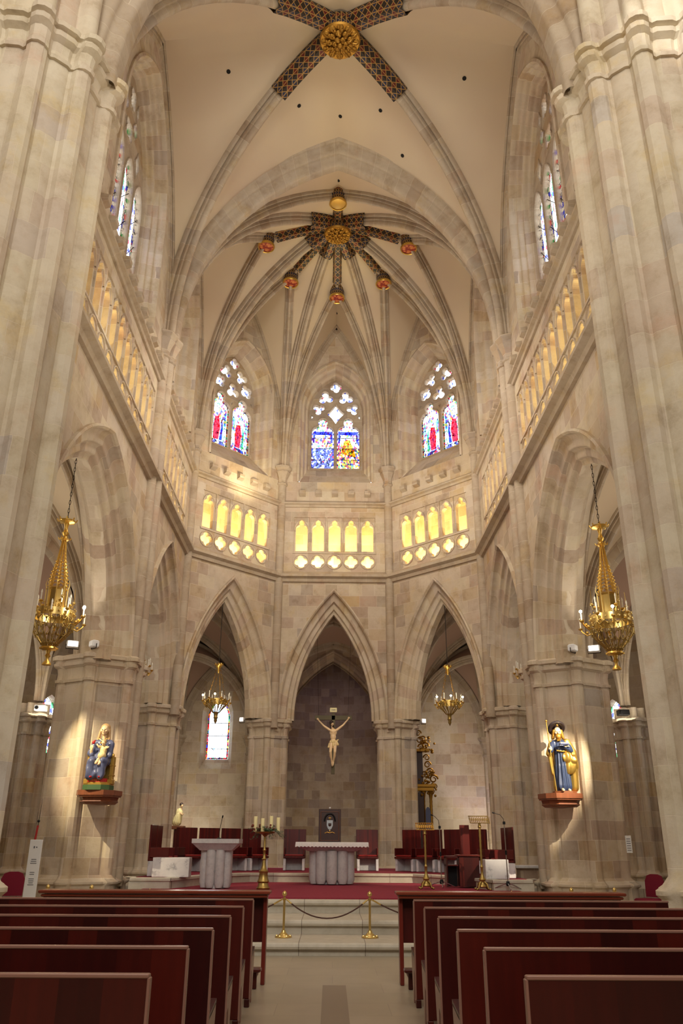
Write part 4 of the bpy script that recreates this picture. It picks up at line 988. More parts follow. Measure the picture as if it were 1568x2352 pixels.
# marble ends of the stall blocks
for s,sd in((-1,'left'),(1,'right')):
    t=thing('marble_block','white veined marble block in front of the %s end stalls'%sd,'marble block',(-3.42 if s<0 else 3.52,18.86,.80)); b=MB(); b.bbox((0,0,.19),(.78 if s<0 else .5,.34,.38),.006); b.build('body',MARB,t)
t=thing('bishop_chair','tall dark carved chair bearing a coat of arms behind the altar','chair',(-.06,24.0,.8))
DKW=wood('dark_carved_walnut',[G(56,30,22),G(64,34,24),G(60,32,22)],.4,2)
b=MB(); b.bbox((0,.15,.80),(.62,.06,1.55),.01); b.build('backrest',DKW,t)
b=MB(); b.bbox((0,-.1,.42),(.62,.5,.08),.015); b.build('seat',RED,t)
for x in(-.28,.28):
    for y in(-.3,.1): b=MB(); b.bbox((x,y,.2),(.05,.05,.4),.006); b.build('leg',DKW,t)
    b=MB(); b.bbox((x,-.1,.66),(.05,.46,.04),.01); b.bbox((x,-.3,.53),(.04,.04,.24)); b.build('armrest',DKW,t)
b=MB(); 
for a,bb in(((-.25,1.50),(.25,1.50)),((.25,1.50),(.25,.75)),((.25,.75),(-.25,.75)),((-.25,.75),(-.25,1.5))): b.tube([(a[0],.112,a[1]),(bb[0],.112,bb[1])],.008,6)
b.build('carved_border',OCH,t)
SH=mat('shield_silver',G(170,176,180),.35,.4); b=MB(); sh=[(-.085,1.28),(.085,1.28),(.085,1.14),(.05,1.06),(0,1.02),(-.05,1.06),(-.085,1.14)]
b.prism(sh,.10,.125,lambda p:Vector((p.x,p.z,p.y))); b.build('shield',SH,t)
b=MB(); b.ball((0,.10,1.16),.045,8,6,(1,.3,1)); b.prism([(-.05,1.20),(.05,1.20),(.03,1.16),(-.03,1.16)],.09,.1,lambda p:Vector((p.x,p.z,p.y))); b.build('shield_emblem',DKW,t)
b=MB(); b.tube([(0,.11,1.28),(0,.11,1.38)],.010,6); b.tube([(-.035,.11,1.34),(.035,.11,1.34)],.008,6); b.ball((0,.11,1.0),.022,6,5); b.tube([(-.14,.11,.94),(-.07,.11,.97),(0,.11,.95),(.07,.11,.97),(.14,.11,.94)],.010,6); b.build('crest_ornament',GOLD,t)
b=MB(); b.tube([(.15*math.cos(a*PI/10),.105,1.25+.20*math.sin(a*PI/10)) for a in range(11)],.022,8); b.build('carved_hat',BLK,t,smooth=60)
b=MB(); b.ball((0,.15,1.6),.03,8,6); b.build('finial',WHT,t)
# small kneeling desk right
t=thing('prayer_desk','low mahogany desk on the carpet between the brass lecterns','desk',(2.88,19.35,.62))
b=MB(); b.bbox((.12,0,.31),(.44,.40,.60),.006); b.build('body',MAH,t); b=MB(); b.bbox((.12,-.0,.63),(.52,.46,.035),.006); b.build('top',MAH,t)
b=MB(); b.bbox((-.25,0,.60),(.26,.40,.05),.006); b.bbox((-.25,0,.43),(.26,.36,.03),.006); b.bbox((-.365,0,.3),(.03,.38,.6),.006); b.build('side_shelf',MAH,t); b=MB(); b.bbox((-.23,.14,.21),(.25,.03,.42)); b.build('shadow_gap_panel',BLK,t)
t=thing('tall_reading_stand','tall narrow dark wooden board standing behind the low desk','board',(3.12,20.4,.80)); b=MB(); b.bbox((0,0,.55),(.22,.06,1.1),.006); b.build('board',STALLW,t); b=MB(); b.bbox((0,0,.02),(.3,.3,.04),.006); b.build('foot',STALLW,t)
t=thing('stone_side_table','grey stone table between the two right hand piers','table',(4.95,21.5,.56)); 
b=MB(); b.bbox((0,0,.42),(1.0,.6,.06),.01); b.build('top',GRAM,t); b=MB(); b.bbox((.05,.05,.20),(.85,.45,.40),.01); b.build('base',STD,t)

# ================================================================== chandeliers
def sp(r,a,z): return Vector((r*math.cos(a),r*math.sin(a),z))
def candle_arm(parent,R,a,z,r0,lit,single=True):
    b=MB(); b.tube([sp(r0,a,z-.10),sp((r0+R)/2,a,z-.14),sp(R*.95,a,z-.06),sp(R,a,z)],.012,6); b.lathe([(.015,-.02),(.042,.0),(.045,.015),(.02,.03)],tuple(sp(R,a,z)),8)
    b.ball(sp((r0+R)/2,a,z-.08),.03,6,5); arm=b.build('arm',GOLD,parent,smooth=50)
    b=MB(); p=sp(R,a,z); b.lathe([(.013,.03),(.013,.15)],tuple(p),8); b.build('candle_sleeve',BULBO,arm)
    b=MB(); b.lathe([(.008,.15),(.017,.175),(.013,.205),(.002,.235)],tuple(p),8,cap=False) if not lit else b.ball(p+Vector((0,0,.185)),.030,8,6); b.build('bulb',BULB if lit else BULBO,arm,smooth=60)
def chain(parent,z0,z1):
    b=MB(); n=int((z1-z0)/.09)
    for k in range(n):
        z=z0+(z1-z0)*(k+.5)/n; h=(z1-z0)/n*.62; a=(k%2)*PI/2; b.tube([Vector((.016*math.cos(t*PI/4)*math.cos(a),.016*math.cos(t*PI/4)*math.sin(a),z+h*math.sin(t*PI/4))) for t in range(8)],.006,4,closed=True)
    b.build('chain',IRON,parent)
def big_chandelier(label,loc,ztop,litset,rz):
    t=thing('chandelier',label,'chandelier',loc,rz,group='tall gilded spire chandeliers')
    chain(t,2.35,ztop)
    b=MB(); b.lathe([(.02,2.42),(.05,2.36),(.16,2.36),(.15,2.33),(.05,2.30),(.03,2.20),(.05,2.12),(.07,2.10),(.05,2.05),(.03,2.03),(.05,1.98),(.10,1.97),(.04,1.93)],n=12)
    for k in range(8): a=k*PI/4; b.tube([sp(.10,a,2.35),sp(.17,a,2.34),sp(.19,a,2.39)],.014,5)
    for k in range(6): a=k*PI/3; b.tube([sp(.05,a,1.97),sp(.11,a,1.96),sp(.12,a,2.0)],.012,5)
    b.build('top_crown',GOLD,t,smooth=40)
    b=MB(); prof=[(.035,1.93),(.06,1.7),(.09,1.45),(.13,1.28),(.155,1.10),(.16,.92)]
    for k in range(8):
        a=k*PI/4; b.tube([sp(r,a,z) for r,z in prof],.011,5)
        for j in range(14):
            tt=j/14; z=1.93-tt*1.0; 
            r0=None
            for (ra,za),(rb,zb_) in zip(prof[:-1],prof[1:]):
                if zb_<=z<=za: r0=ra+(rb-ra)*(za-z)/(za-zb_)
            if r0:
                a2=a+PI/4; p=sp(r0,a,z); q=sp(r0*1.03,a2,z); mid=(p+q)/2+Vector((0,0,.04)); b.tube([p,mid,q],.008,4)
                if j>5: b.ball(sp(r0*1.12,a,z),.018,5,4)
    b.build('openwork_spire',GOLD,t,smooth=50)
    b=MB(); b.lathe([(.13,.55),(.17,.56),(.17,.90),(.21,.93),(.16,.96)],n=8,cap=False)
    for k in range(8): a=k*PI/4; b.tube([sp(.19,a,.55),sp(.2,a,.95),sp(.22,a,1.02),sp(.2,a,1.12)],.016,5,.004); 
    for k in range(4): a=k*PI/2+.4; b.tube([sp(.2,a,.66),sp(.34,a,.62),sp(.36,a,.76),sp(.35,a,1.0)],.016,5,.006); b.ball(sp(.36,a,.72),.035,6,5)
    b.build('lantern',BRASS,t,smooth=40)
    b=MB(); rings=[(.37,.50),(.39,.50),(.39,.36),(.37,.36)]; b.lathe(rings+[rings[0]],n=20,cap=False)
    for k in range(20):
        a=k*PI/10; b.ball(sp(.39,a,.43),.026,5,4); b.ball(sp(.39,a,.53),.018,5,4)
    b.build('ring',BRASS,t,smooth=30)
    b=MB(); bp=[(.39,.36),(.42,.28),(.38,.14),(.27,.0),(.15,-.14),(.09,-.22)]
    for k in range(16):
        a=k*PI/8; b.tube([sp(r,a,z) for r,z in bp],.009,4)
        b.tube([sp(r,a+i*PI/20,z) for i,(r,z) in enumerate(bp)],.007,4); b.tube([sp(r,a-i*PI/20,z) for i,(r,z) in enumerate(bp)],.007,4)
    for r,z in bp[1:-1]:
        for k in range(16): b.ball(sp(r,k*PI/8+.2,z),.022,5,4)
    b.build('openwork_basket',BRD,t,smooth=50)
    b=MB(); b.lathe([(.03,-.18),(.15,-.20),(.16,-.23),(.05,-.26),(.03,-.32),(.055,-.36),(.03,-.40),(.03,-.44),(.08,-.50),(.085,-.53),(.02,-.53)],n=12)
    for k in range(8): b.ball(sp(.15,k*PI/4,-.22),.025,5,4)
    b.build('pendant',GOLD,t,smooth=40)
    for k in range(12):
        a=k*PI/6; R=.64 if k%2 else .54; candle_arm(t,R,a,.34 if k%2 else .44,.38,k in litset)
    for k in range(4): candle_arm(t,.28,k*PI/2+.4,.66,.19,False)
    return t
big_chandelier('tall gilded spire chandelier hanging in the near left arch',(-5.36,15.0,5.05),3.9,{0,11},.25)
big_chandelier('tall gilded spire chandelier hanging in the near right arch',(5.3,15.0,5.05),3.9,{6,9},-.25)
for s,lit,sd in((-1,(0,11),'l'),(1,(6,9),'r')):
    point('chandelier_light',(s*5.3-s*.75,14.7,5.7),26 if s<0 else 14,(1,.9,.72),.06)
def small_chandelier(label,loc,ztop,lit,rz=0):
    t=thing('chandelier',label,'chandelier',loc,rz,group='crown chandeliers hung on four chains')
    b=MB(); b.tube([(0,0,1.25),(0,0,ztop)],.012,5); b.build('chain',IRON,t)
    b=MB(); b.lathe([(.02,1.30),(.10,1.24),(.11,1.18),(.05,1.10),(.03,.98),(.01,.95)],n=10)
    for k in range(8): b.tube([sp(.08,k*PI/4,1.2),sp(.13,k*PI/4,1.22),sp(.13,k*PI/4,1.27)],.012,4)
    b.build('top_crown',GOLD,t,smooth=40)
    for k in range(4):
        a=k*PI/2+.5; b=MB(); n=16
        for j in range(n):
            p=sp(.06,a,1.12).lerp(sp(.30,a,.12),j/n); q=sp(.06,a,1.12).lerp(sp(.30,a,.12),(j+.75)/n); b.tube([p,q],.012 if j%2 else .006,4)
        b.build('suspension_chain',GOLDD,t)
    b=MB(); b.lathe([(.31,.10),(.33,.10),(.34,.0),(.31,.0),(.31,.10)],n=16,cap=False)
    for k in range(16):
        a=k*PI/8; b.tube([sp(.33,a,.0),sp(.30,a,-.10),sp(.20,a,-.20),sp(.10,a,-.32)],.010,4); b.ball(sp(.34,a,.05),.024,5,4); b.tube([sp(.34,a,.0),sp(.36,a,-.08),sp(.34,a,-.14)],.012,4,.004)
        b.tube([sp(.33,a,.0),sp(.28,a+.3,-.12),sp(.16,a+.4,-.24)],.007,4)
    b.build('openwork_ring',BRD,t,smooth=50)
    b=MB(); b.lathe([(.10,-.30),(.07,-.36),(.06,-.44),(.075,-.47),(.05,-.52),(.055,-.58),(.03,-.62),(.005,-.68)],n=10); b.build('pendant',BRD,t,smooth=40)
    for k in range(12): candle_arm(t,.48 if k%2 else .40,k*PI/6,.02 if k%2 else .10,.32,k in lit)
    return t
small_chandelier('dark gilt crown chandelier in front of the left chapel window',(-3.75,26.35,5.65),3.7,{7,9})
small_chandelier('gilt crown chandelier hanging in the right slanting arch',(3.75,26.35,5.65),3.7,{7,9,11})
small_chandelier('crown chandelier half hidden behind the left statue pier',(-5.45,22.1,5.85),3.3,set())
small_chandelier('crown chandelier half hidden behind the right statue pier',(5.45,22.1,5.85),3.3,set())
for s in(-1,1): point('crown_light',(s*3.75,26.0,6.2),9,(1,.85,.6),.05)
# ================================================================== floodlights, cameras
def flood(label,loc,rz,w=.26,lit=True):
    t=thing('floodlight',label,'floodlight',loc,rz); b=MB(); b.bbox((0,0,.10),(w,.16,.16),.02); b.build('housing',WHT,t)
    b=MB(); b.bbox((0,-.083,.10),(w*.8,.012,.11),.003); b.build('lamp_glass',FLOOD if lit else WHT,t)
    b=MB(); b.tube([(-w/2-.01,0,.1),(-w/2-.01,0,-.0),(w/2+.01,0,-.0),(w/2+.01,0,.1)],.01,5); b.build('bracket',IRON,t)
flood('white floodlight on the capital below the near left chandelier',(-5.9,18.0,5.5),.4); flood('grey floodlight beside it on the left statue pier capital',(-5.4,17.95,5.5),-.8,.2,False)
flood('white floodlight on the capital below the near right chandelier',(5.9,18.0,5.5),-.4); flood('grey floodlight beside it on the right statue pier capital',(5.4,17.95,5.5),.8,.2,False)
flood('small white spotlight fixed to the pier left of the crucifix',(-3.0,27.3,5.15),-.3,.14); flood('small white spotlight fixed to the pier right of the crucifix',(3.0,27.3,5.15),.3,.14)
for s,sd in((-1,'left'),(1,'right')):
    t=thing('projector_box','small grey box on the capital far back in the %s aisle'%sd,'projector',(s*8.62,24.27,5.02)); b=MB(); b.bbox((0,0,.10),(.32,.24,.16),.01); b.build('housing',WHT if s<0 else BLK,t); b=MB(); b.lathe([(.05,0),(.05,.05)],(-.08,-.12,.1),12,ax=(0,-1,0)); b.build('lens',BLK,t)
# ================================================================== totem, notice, chairs
t=thing('visitor_sign','white freestanding information totem with lettering at the left pier','sign',(-5.05,14.9,0),.15)
b=MB(); b.bbox((0,0,1.05),(.20,.06,.92),.004); b.build('panel',WHT,t); b=MB(); b.bbox((-.01,0,.3),(.25,.09,.6),.004); b.build('base',WHT,t)
TXT=mat('printed_grey_text',G(90,90,96),.7); TXR=mat('printed_red_text',G(170,80,84),.7)
def text(name,s,size,loc,rz,m,parent):
    c=bpy.data.curves.new(name,'FONT'); c.body=s; c.size=size; c.align_x='CENTER'; c.extrude=.0008
    o=bpy.data.objects.new(name,c); COL.objects.link(o); dg=bpy.context.evaluated_depsgraph_get(); me=bpy.data.meshes.new_from_object(o.evaluated_get(dg)); bpy.data.objects.remove(o)
    me.materials.clear(); me.materials.append(m); o=bpy.data.objects.new(name,me); COL.objects.link(o); o.location=loc; o.rotation_euler=(PI/2,0,rz)
    if parent: o.parent=parent
    return o
text('lettering','BILBAO',.055,(-.01,-.047,.42),0,TXR,t)
b=MB()
for z in (1.20,1.17,1.14,1.0,.97,.90,.87,.84,.81): b.box((0,-.032,z),(random.uniform(.07,.12),.002,.010))
b.box((-.02,-.032,1.39),(.02,.002,.035)); b.box((.02,-.032,1.39),(.02,.002,.02)); b.build('printed_lines',TXT,t)
t=thing('wall_notice','small white printed notice on the pier right of the pilgrim statue','sign',(6.28,18.35,1.35),-.5); b=MB(); b.bbox((0,0,.15),(.12,.01,.34),.002); b.build('panel',WHT,t)
b=MB()
for k in range(6): b.box((0,-.007,.03+.045*k),(.08,.002,.012))
b.build('printed_lines',TXT,t)
def rchair(label,loc,rz):
    t=thing('red_chair',label,'chair',loc,rz,group='red upholstered aisle chairs')
    b=MB(); b.bbox((0,0,.45),(.46,.44,.07),.025); b.build('seat',BURG,t,smooth=50)
    b=MB(); o=[(-.21,0),(.21,0),(.22,.30),(.17,.40),(.08,.43),(-.08,.43),(-.17,.40),(-.22,.30)]; b.prism(o,.17,.21,lambda p:Vector((p.x,p.z+(p.y)*.10,.50+p.y))); b.build('backrest',BURG,t)
    for x in(-.2,.2):
        for y in(-.18,.2): b=MB(); b.tube([(x,y,.42),(x*1.05,y*1.1,0)],.011,6); b.build('leg',BLK,t)
    return t
nm=['first','second','third','fourth']
for k in range(3): rchair('crimson chair in the left aisle, %s from the sign'%nm[k],(-6.2-.55*k,17.2+.1*k,.0),.25)
for k in range(4): rchair('crimson chair in the right aisle, %s from the statue pier'%nm[k],(6.45+.34*k,18.0-.5*k,.0),-1.0)
t=thing('processional_banner_pole','thin red and gold pole standing behind the white sign','pole',(-5.35,15.6,0)); b=MB(); b.tube([(0,0,0),(.02,0,1.35)],.018,8); b.build('lower_shaft',GOLDD,t); b=MB(); b.tube([(.02,0,1.35),(.05,0,1.75)],.018,8); b.build('red_shaft',REDP,t); b=MB(); b.tube([(.05,0,1.75),(.07,0,2.2)],.006,6,.002); b.ball((.05,0,1.82),.025,8,6); b.build('tip',BLK,t)
# ================================================================== figures (continuous sculpted bodies)
def sculpt(name,parts,m,parent,voxel=.012,smooth=3,disp=None,loc=None):
    """parts: ('c',p0,p1,r0,r1) capsules and ('e',centre,radii[,rot]) ellipsoids fused into one surface"""
    b=MB()
    for p in parts:
        if p[0]=='c':
            A,B=Vector(p[1]),Vector(p[2]); n=6; L=max((B-A).length,1e-4); d=(B-A)/L; pts=[]
            r0,r1=p[3],p[4]; prof=[]
            for i in range(5): t=-PI/2+PI/2*i/4; prof.append((max(r0*math.cos(t),1e-4),r0*math.sin(t)))
            for i in range(5): t=PI/2*i/4; prof.append((max(r1*math.cos(t),1e-4),L+r1*math.sin(t)))
            b.lathe(prof,tuple(A),12,ax=tuple(d),cap=False)
        else:
            R=p[3] if len(p)>3 else None; k=MB(); k.ball((0,0,0),1,14,10,p[2]); 
            for i,v in enumerate(k.v):
                v=Vector(v)
                if R: v=Matrix.Rotation(R[0],3,'X')@Matrix.Rotation(R[1],3,'Y')@Matrix.Rotation(R[2],3,'Z')@v
                k.v[i]=tuple(v+Vector(p[1]))
            b.mesh(k.v,k.f)
    o=b.build(name,m,None,smooth=180)
    md=o.modifiers.new('r','REMESH'); md.mode='VOXEL'; md.voxel_size=voxel
    if smooth: ms=o.modifiers.new('s','SMOOTH'); ms.iterations=smooth; ms.factor=.5
    dg=bpy.context.evaluated_depsgraph_get(); me=bpy.data.meshes.new_from_object(o.evaluated_get(dg)); bpy.data.objects.remove(o)
    if disp:
        for v in me.vertices: v.co=Vector(disp(v.co))
    me.name=name; me.materials.clear(); me.materials.append(m); me.polygons.foreach_set('use_smooth',[True]*len(me.polygons))
    q=bpy.data.objects.new(name,me); COL.objects.link(q)
    if parent: q.parent=parent
    if loc: q.location=loc
    return q
def hand(at,d,up,s,curl=.5,palm=None):
    """capsules of a hand: palm, four unequal bent fingers and a thumb from its side"""
    at=Vector(at); d=Vector(d).normalized(); up=Vector(up).normalized(); sd=d.cross(up).normalized(); up=sd.cross(d); P=[]
    pe=at+d*s*.5; P.append(('c',at,at+d*s*.12,s*.15,s*.17)); 
    for k,(o,L) in enumerate(((-.27,.40),(-.09,.47),(.09,.43),(.26,.33))):
        a=at+sd*s*o*.6; q=pe+sd*s*o; P.append(('c',a,q,s*.11,s*.10)); m1=q+(d*math.cos(curl)-up*math.sin(curl))*s*L*.55; m2=m1+(d*math.cos(curl*2)-up*math.sin(curl*2))*s*L*.5
        P+= [('c',q,m1,s*.085,s*.075),('c',m1,m2,s*.075,s*.055)]
    a=at+d*s*.15-sd*s*.15; q=a+(d*.6-sd*.8)*s*.28; P+= [('c',a,q,s*.11,s*.08),('c',q,q+(d*.8-up*.3)*s*.22,s*.08,s*.06)]
    return P
def head(c,h,tilt=0,yaw=0,nod=0):
    """head parts of height h, facing -y, with brow, eye sockets, nose, lips, chin and ears"""
    R=Matrix.Rotation(yaw,3,'Z')@Matrix.Rotation(tilt,3,'Y')@Matrix.Rotation(nod,3,'X'); c=Vector(c)
    q=lambda x,y,z:c+R@Vector((x*h,y*h,z*h))
    e=lambda x,y,z,a,b,d:('e',q(x,y,z),(a*h,b*h,d*h),(nod,tilt,yaw))
    return [e(0,.03,.08,.36,.42,.40),e(0,-.04,-.16,.29,.32,.32),('c',q(0,-.30,-.36),q(0,-.26,-.38),.11*h,.13*h),('c',q(0,-.36,.10),q(0,-.47,-.10),.035*h,.065*h),
            ('c',q(-.20,-.33,.12),q(.20,-.33,.12),.05*h,.05*h),('c',q(-.07,-.385,-.24),q(.07,-.385,-.24),.035*h,.035*h),e(-.2,-.25,-.08,.12,.13,.12),e(.2,-.25,-.08,.12,.13,.12),
            e(-.37,.03,-.02,.05,.08,.13),e(.37,.03,-.02,.05,.08,.13)],q
def face_paint(parent,q,h,lips=(150,60,50)):
    b=MB(); 
    for s in(-1,1): b.ball(q(s*.14,-.365,.02),.055*h,8,6,(1.2,.5,.6))
    b.build('eyes',mat('painted_eyes',G(40,28,20),.3) if 'painted_eyes' not in bpy.data.materials else bpy.data.materials['painted_eyes'],parent)
    b=MB(); b.ball(q(0,-.42,-.24),.05*h,8,6,(1.7,.4,.5)); b.build('lips',mat('painted_lips',G(*lips),.4) if 'painted_lips' not in bpy.data.materials else bpy.data.materials['painted_lips'],parent)
# ---- crucifix
cx,cy,cz=0.02,27.9,3.6
t=thing('crucifix','carved crucifix with pale painted figure hanging in the central arch','crucifix',(cx,cy,cz))
b=MB(); b.bbox((0,.07,.98),(.12,.07,1.96),.006); b.build('upright_beam',CROSSW,t); b=MB(); b.bbox((0,.07,1.83),(1.26,.07,.15),.006); b.build('cross_beam',CROSSW,t)
b=MB(); b.bbox((0,.06,2.09),(.24,.03,.15),.006); pl=b.build('title_plate',WAX,t); b=MB(); b.bbox((0,.07,1.98),(.05,.03,.1)); b.build('plate_post',CROSSW,t)
text('lettering','INRI',.075,(0,.042,2.065),0,DKW,pl)
for s in(-1,1): b=MB(); b.tube([(s*.5,.07,1.9),(s*.62,.07,5.4)],.004,4); b.build('hanging_wire',IRON,t)
hp,q=head((-.05,-.06,1.62),.17,tilt=-.30,yaw=.45,nod=.35)
H=1.46
P=[('e',(0,.0,1.34),(.125,.075,.13)),('e',(0,-.005,1.20),(.098,.065,.14)),('e',(0,.0,1.05),(.095,.068,.10)),('c',(-.02,0,1.42),(-.035,-.03,1.54),.04,.038),
   ('c',(-.12,.0,1.42),(-.32,.0,1.55),.046,.034),('c',(-.32,.0,1.55),(-.50,.02,1.74),.034,.022),('c',(.12,.0,1.42),(.33,.0,1.58),.046,.034),('c',(.33,.0,1.58),(.50,.02,1.78),.034,.022),
   ('c',(-.055,0,1.02),(-.085,-.08,.70),.072,.047),('c',(-.085,-.08,.70),(-.035,.0,.36),.045,.025),('c',(.06,0,1.02),(.06,-.09,.70),.072,.047),('c',(.06,-.09,.70),(.015,-.0,.36),.045,.025),
   ('e',(-.08,-.03,.60),(.04,.045,.10)),('e',(.055,-.035,.60),(.04,.045,.10)),('c',(-.035,0,.36),(-.02,-.06,.25),.028,.022),('c',(.015,-.02,.36),(-.0,-.09,.27),.028,.022),
   ('c',(-.08,-.05,1.38),(-.03,-.06,1.36),.03,.03),('c',(.03,-.06,1.36),(.08,-.05,1.38),.03,.03)]
P+=hand((-.50,.01,1.75),(-.5,-.2,.55),(0,-1,0),.10,.7)+hand((.50,.01,1.79),(.5,-.2,.55),(0,-1,0),.10,.7)+hp
body=sculpt('figure',P,SKIN,t,.010,3)
sculpt('hair',[('e',q(0,.12,.16),(.075,.085,.075)),('c',q(-.34,.05,.1),q(-.42,-.12,-.75),.022,.014),('c',q(.34,.05,.1),q(.40,-.05,-.95),.022,.014),('c',q(.2,.3,0),q(.2,.3,-.9),.035,.02)],HAIR,t,.009,2)
sculpt('beard',[('c',q(0,-.32,-.42),q(0,-.34,-.62),.026,.014)],HAIR,t,.008,1); face_paint(t,q,.17)
def fold(v):
    a=math.atan2(v.y,v.x); return v+Vector((v.x,v.y,0)).normalized()*.010*math.sin(a*9+v.z*18)
sculpt('loincloth',[('e',(0,-.01,1.02),(.125,.09,.075)),('e',(.02,-.06,.93),(.08,.04,.08)),('c',(.12,-.02,1.04),(.15,-.03,.94),.035,.045),('c',(.14,-.03,1.07),(.17,-.02,1.10),.03,.02),('c',(-.11,-.0,.98),(-.14,-.02,.86),.03,.035)],PINKC,t,.010,1,fold)
b=MB(); b.box((-.01,-.05,.27),(.015,.06,.015)); b.build('nail',IRON,t)
# ---- brackets
def bracket(label,loc,rz):
    t=thing('wall_bracket',label,'bracket',loc,rz,group='wooden statue brackets')
    o=lambda w,d:[(-w/2,.30),(-w/2,-d*.35),(-w/2+.14,-d),(w/2-.14,-d),(w/2,-d*.35),(w/2,.30)]
    b=MB(); b.prism(o(.84,.32),-.10,0); b.prism(o(.80,.30),-.13,-.10); b.build('top_board',OAKB,t)
    b=MB(); rows=[[Vector((x,y,z)) for x,y in o(w,d)] for z,w,d in((-.13,.70,.25),(-.19,.66,.23),(-.22,.70,.25),(-.27,.56,.18),(-.28,.2,.05))]; b.grid(rows,closed=True); b.add(rows[-1]); b.build('moulded_corbel',OAKB,t)
bracket('oak bracket under the seated mother and child on the left pier',(-4.95,17.98,2.48),-.18)
bracket('oak bracket under the standing pilgrim on the right pier',(4.86,17.98,2.48),.18)
# ---- madonna and child
t=thing('madonna_statue','seated mother statue in blue mantle with child on a gilded throne','statue',(-4.93,17.86,2.48),-.05)
b=MB(); o=lambda w,d:[(-w/2,.20),(-w/2,-d*.5),(-w/4,-d),(w/4,-d),(w/2,-d*.5),(w/2,.20)]
b.prism(o(.56,.24),0,.10); b.build('green_base',GRN,t); b=MB(); b.prism(o(.54,.23),.10,.13); b.prism(o(.42,.20),.13,.155); b.build('gilded_step',GOLD,t)
b=MB(); b.prism(o(.40,.19),.155,.23); b.build('red_plinth',REDP,t); b=MB()
for k in range(9): b.box((-.08+.02*k,-.192,.192),(.008,.003,.035 if k%2 else .025))
b.build('plinth_letters',GOLD,t)
for s in(-1,1):
    b=MB(); b.bbox((s*.25,.06,.40),(.07,.16,.56),.008); b.bbox((s*.25,.06,.30),(.09,.18,.03)); b.bbox((s*.25,.06,.50),(.09,.18,.03)); b.ball((s*.25,.0,.70),.045,8,6); b.bbox((s*.25,.04,.17),(.11,.2,.10),.01); b.build('throne_side',GOLD,t)
b=MB(); b.bbox((0,.13,.40),(.46,.05,.60),.01); b.build('throne_back',GOLD,t)
hp,q=head((.03,-.04,1.22),.23,0,.06,.04)
sculpt('body',[('c',(.02,.02,.95),(.03,-.01,1.10),.05,.045)]+hp+hand((-.17,-.17,.80),(.15,-.3,.9),(0,-1,0),.11,.4)+hand((-.02,-.26,.56),(.9,-.3,.1),(0,0,1),.10,.6)+[('c',(-.17,-.13,.70),(-.17,-.17,.80),.035,.028)],SKIN,t,.010,2)
face_paint(t,q,.23)
def fold2(v):
    a=math.atan2(v.y+.02,v.x); k=max(0,min(1,(.95-v.z)/.5)); return v+Vector((v.x,v.y,0)).normalized()*.016*k*math.sin(a*10+math.sin(v.z*14)*1.5)
sculpt('blue_mantle',[('e',(.01,.02,.86),(.17,.12,.20)),('c',(-.14,.0,.96),(.17,.0,.96),.07,.065),('c',(-.15,.0,.94),(-.21,-.06,.74),.075,.07),('c',(-.21,-.06,.74),(-.16,-.14,.70),.065,.055),('c',(.19,.0,.93),(.20,-.10,.70),.07,.07),
   ('e',(0,-.0,.62),(.22,.17,.16)),('c',(-.10,-.02,.58),(-.12,-.22,.56),.11,.09),('c',(.10,-.02,.58),(.13,-.22,.57),.11,.085),('c',(-.12,-.21,.55),(-.12,-.19,.28),.095,.10),('c',(.13,-.21,.55),(.09,-.20,.28),.085,.09),('e',(0,-.17,.32),(.20,.11,.10)),('e',(0,-.16,.44),(.17,.10,.14)),
   ('c',(-.15,.03,.66),(-.19,.02,.35),.07,.07)],BLUE,t,.011,2,fold2)
sculpt('veil',[('e',(.03,.02,1.27),(.105,.11,.10)),('c',(-.06,.0,1.24),(-.11,.0,1.02),.03,.035),('c',(.12,.0,1.24),(.13,.0,1.04),.028,.032),('c',(.03,.06,1.2),(.03,.07,1.0),.08,.08)],BLOND,t,.010,2)
b=MB(); b.tube([(-.06,-.085,1.04),(.03,-.115,.98),(.12,-.085,1.04)],.012,6); b.ball((.0,-.12,.95),.022,8,6); b.ball((.05,-.12,.93),.018,8,6); b.build('gilded_clasp',GOLD,t)
b=MB(); b.ball((-.145,-.15,.95),.035,8,6); b.ball((-.12,-.16,.98),.022,8,6); b.build('red_flower',REDP,t)
for x in(-.09,.09): b=MB(); b.ball((x,-.25,.25),.035,8,6,(1,1.5,.7)); b.build('shoe',REDP,t)
hp,q=head((.09,-.20,.94),.125,0,-.1,0)
sculpt('child',hp+[('c',(.09,-.17,.86),(.09,-.18,.90),.03,.03),('c',(.05,-.18,.84),(-.02,-.23,.88),.025,.02),('c',(.13,-.18,.84),(.19,-.22,.84),.025,.02),('c',(.03,-.25,.60),(.0,-.30,.52),.035,.028),('c',(.10,-.25,.58),(.07,-.31,.50),.035,.028)]+hand((-.02,-.23,.88),(-.5,-.4,.8),(0,-1,0),.05,.3)+hand((.19,-.22,.84),(.6,-.5,.3),(0,-1,0),.05,.3),SKIN,t,.008,1)
sculpt('child_robe',[('e',(.09,-.17,.78),(.075,.06,.11)),('e',(.08,-.20,.68),(.09,.09,.08)),('c',(.05,-.17,.85),(.0,-.21,.86),.035,.03),('c',(.13,-.17,.85),(.17,-.20,.84),.035,.03)],PINKC,t,.009,1)
b=MB(); b.ball(q(0,.08,.2),.055,10,8); b.build('child_hair',BLOND,t)
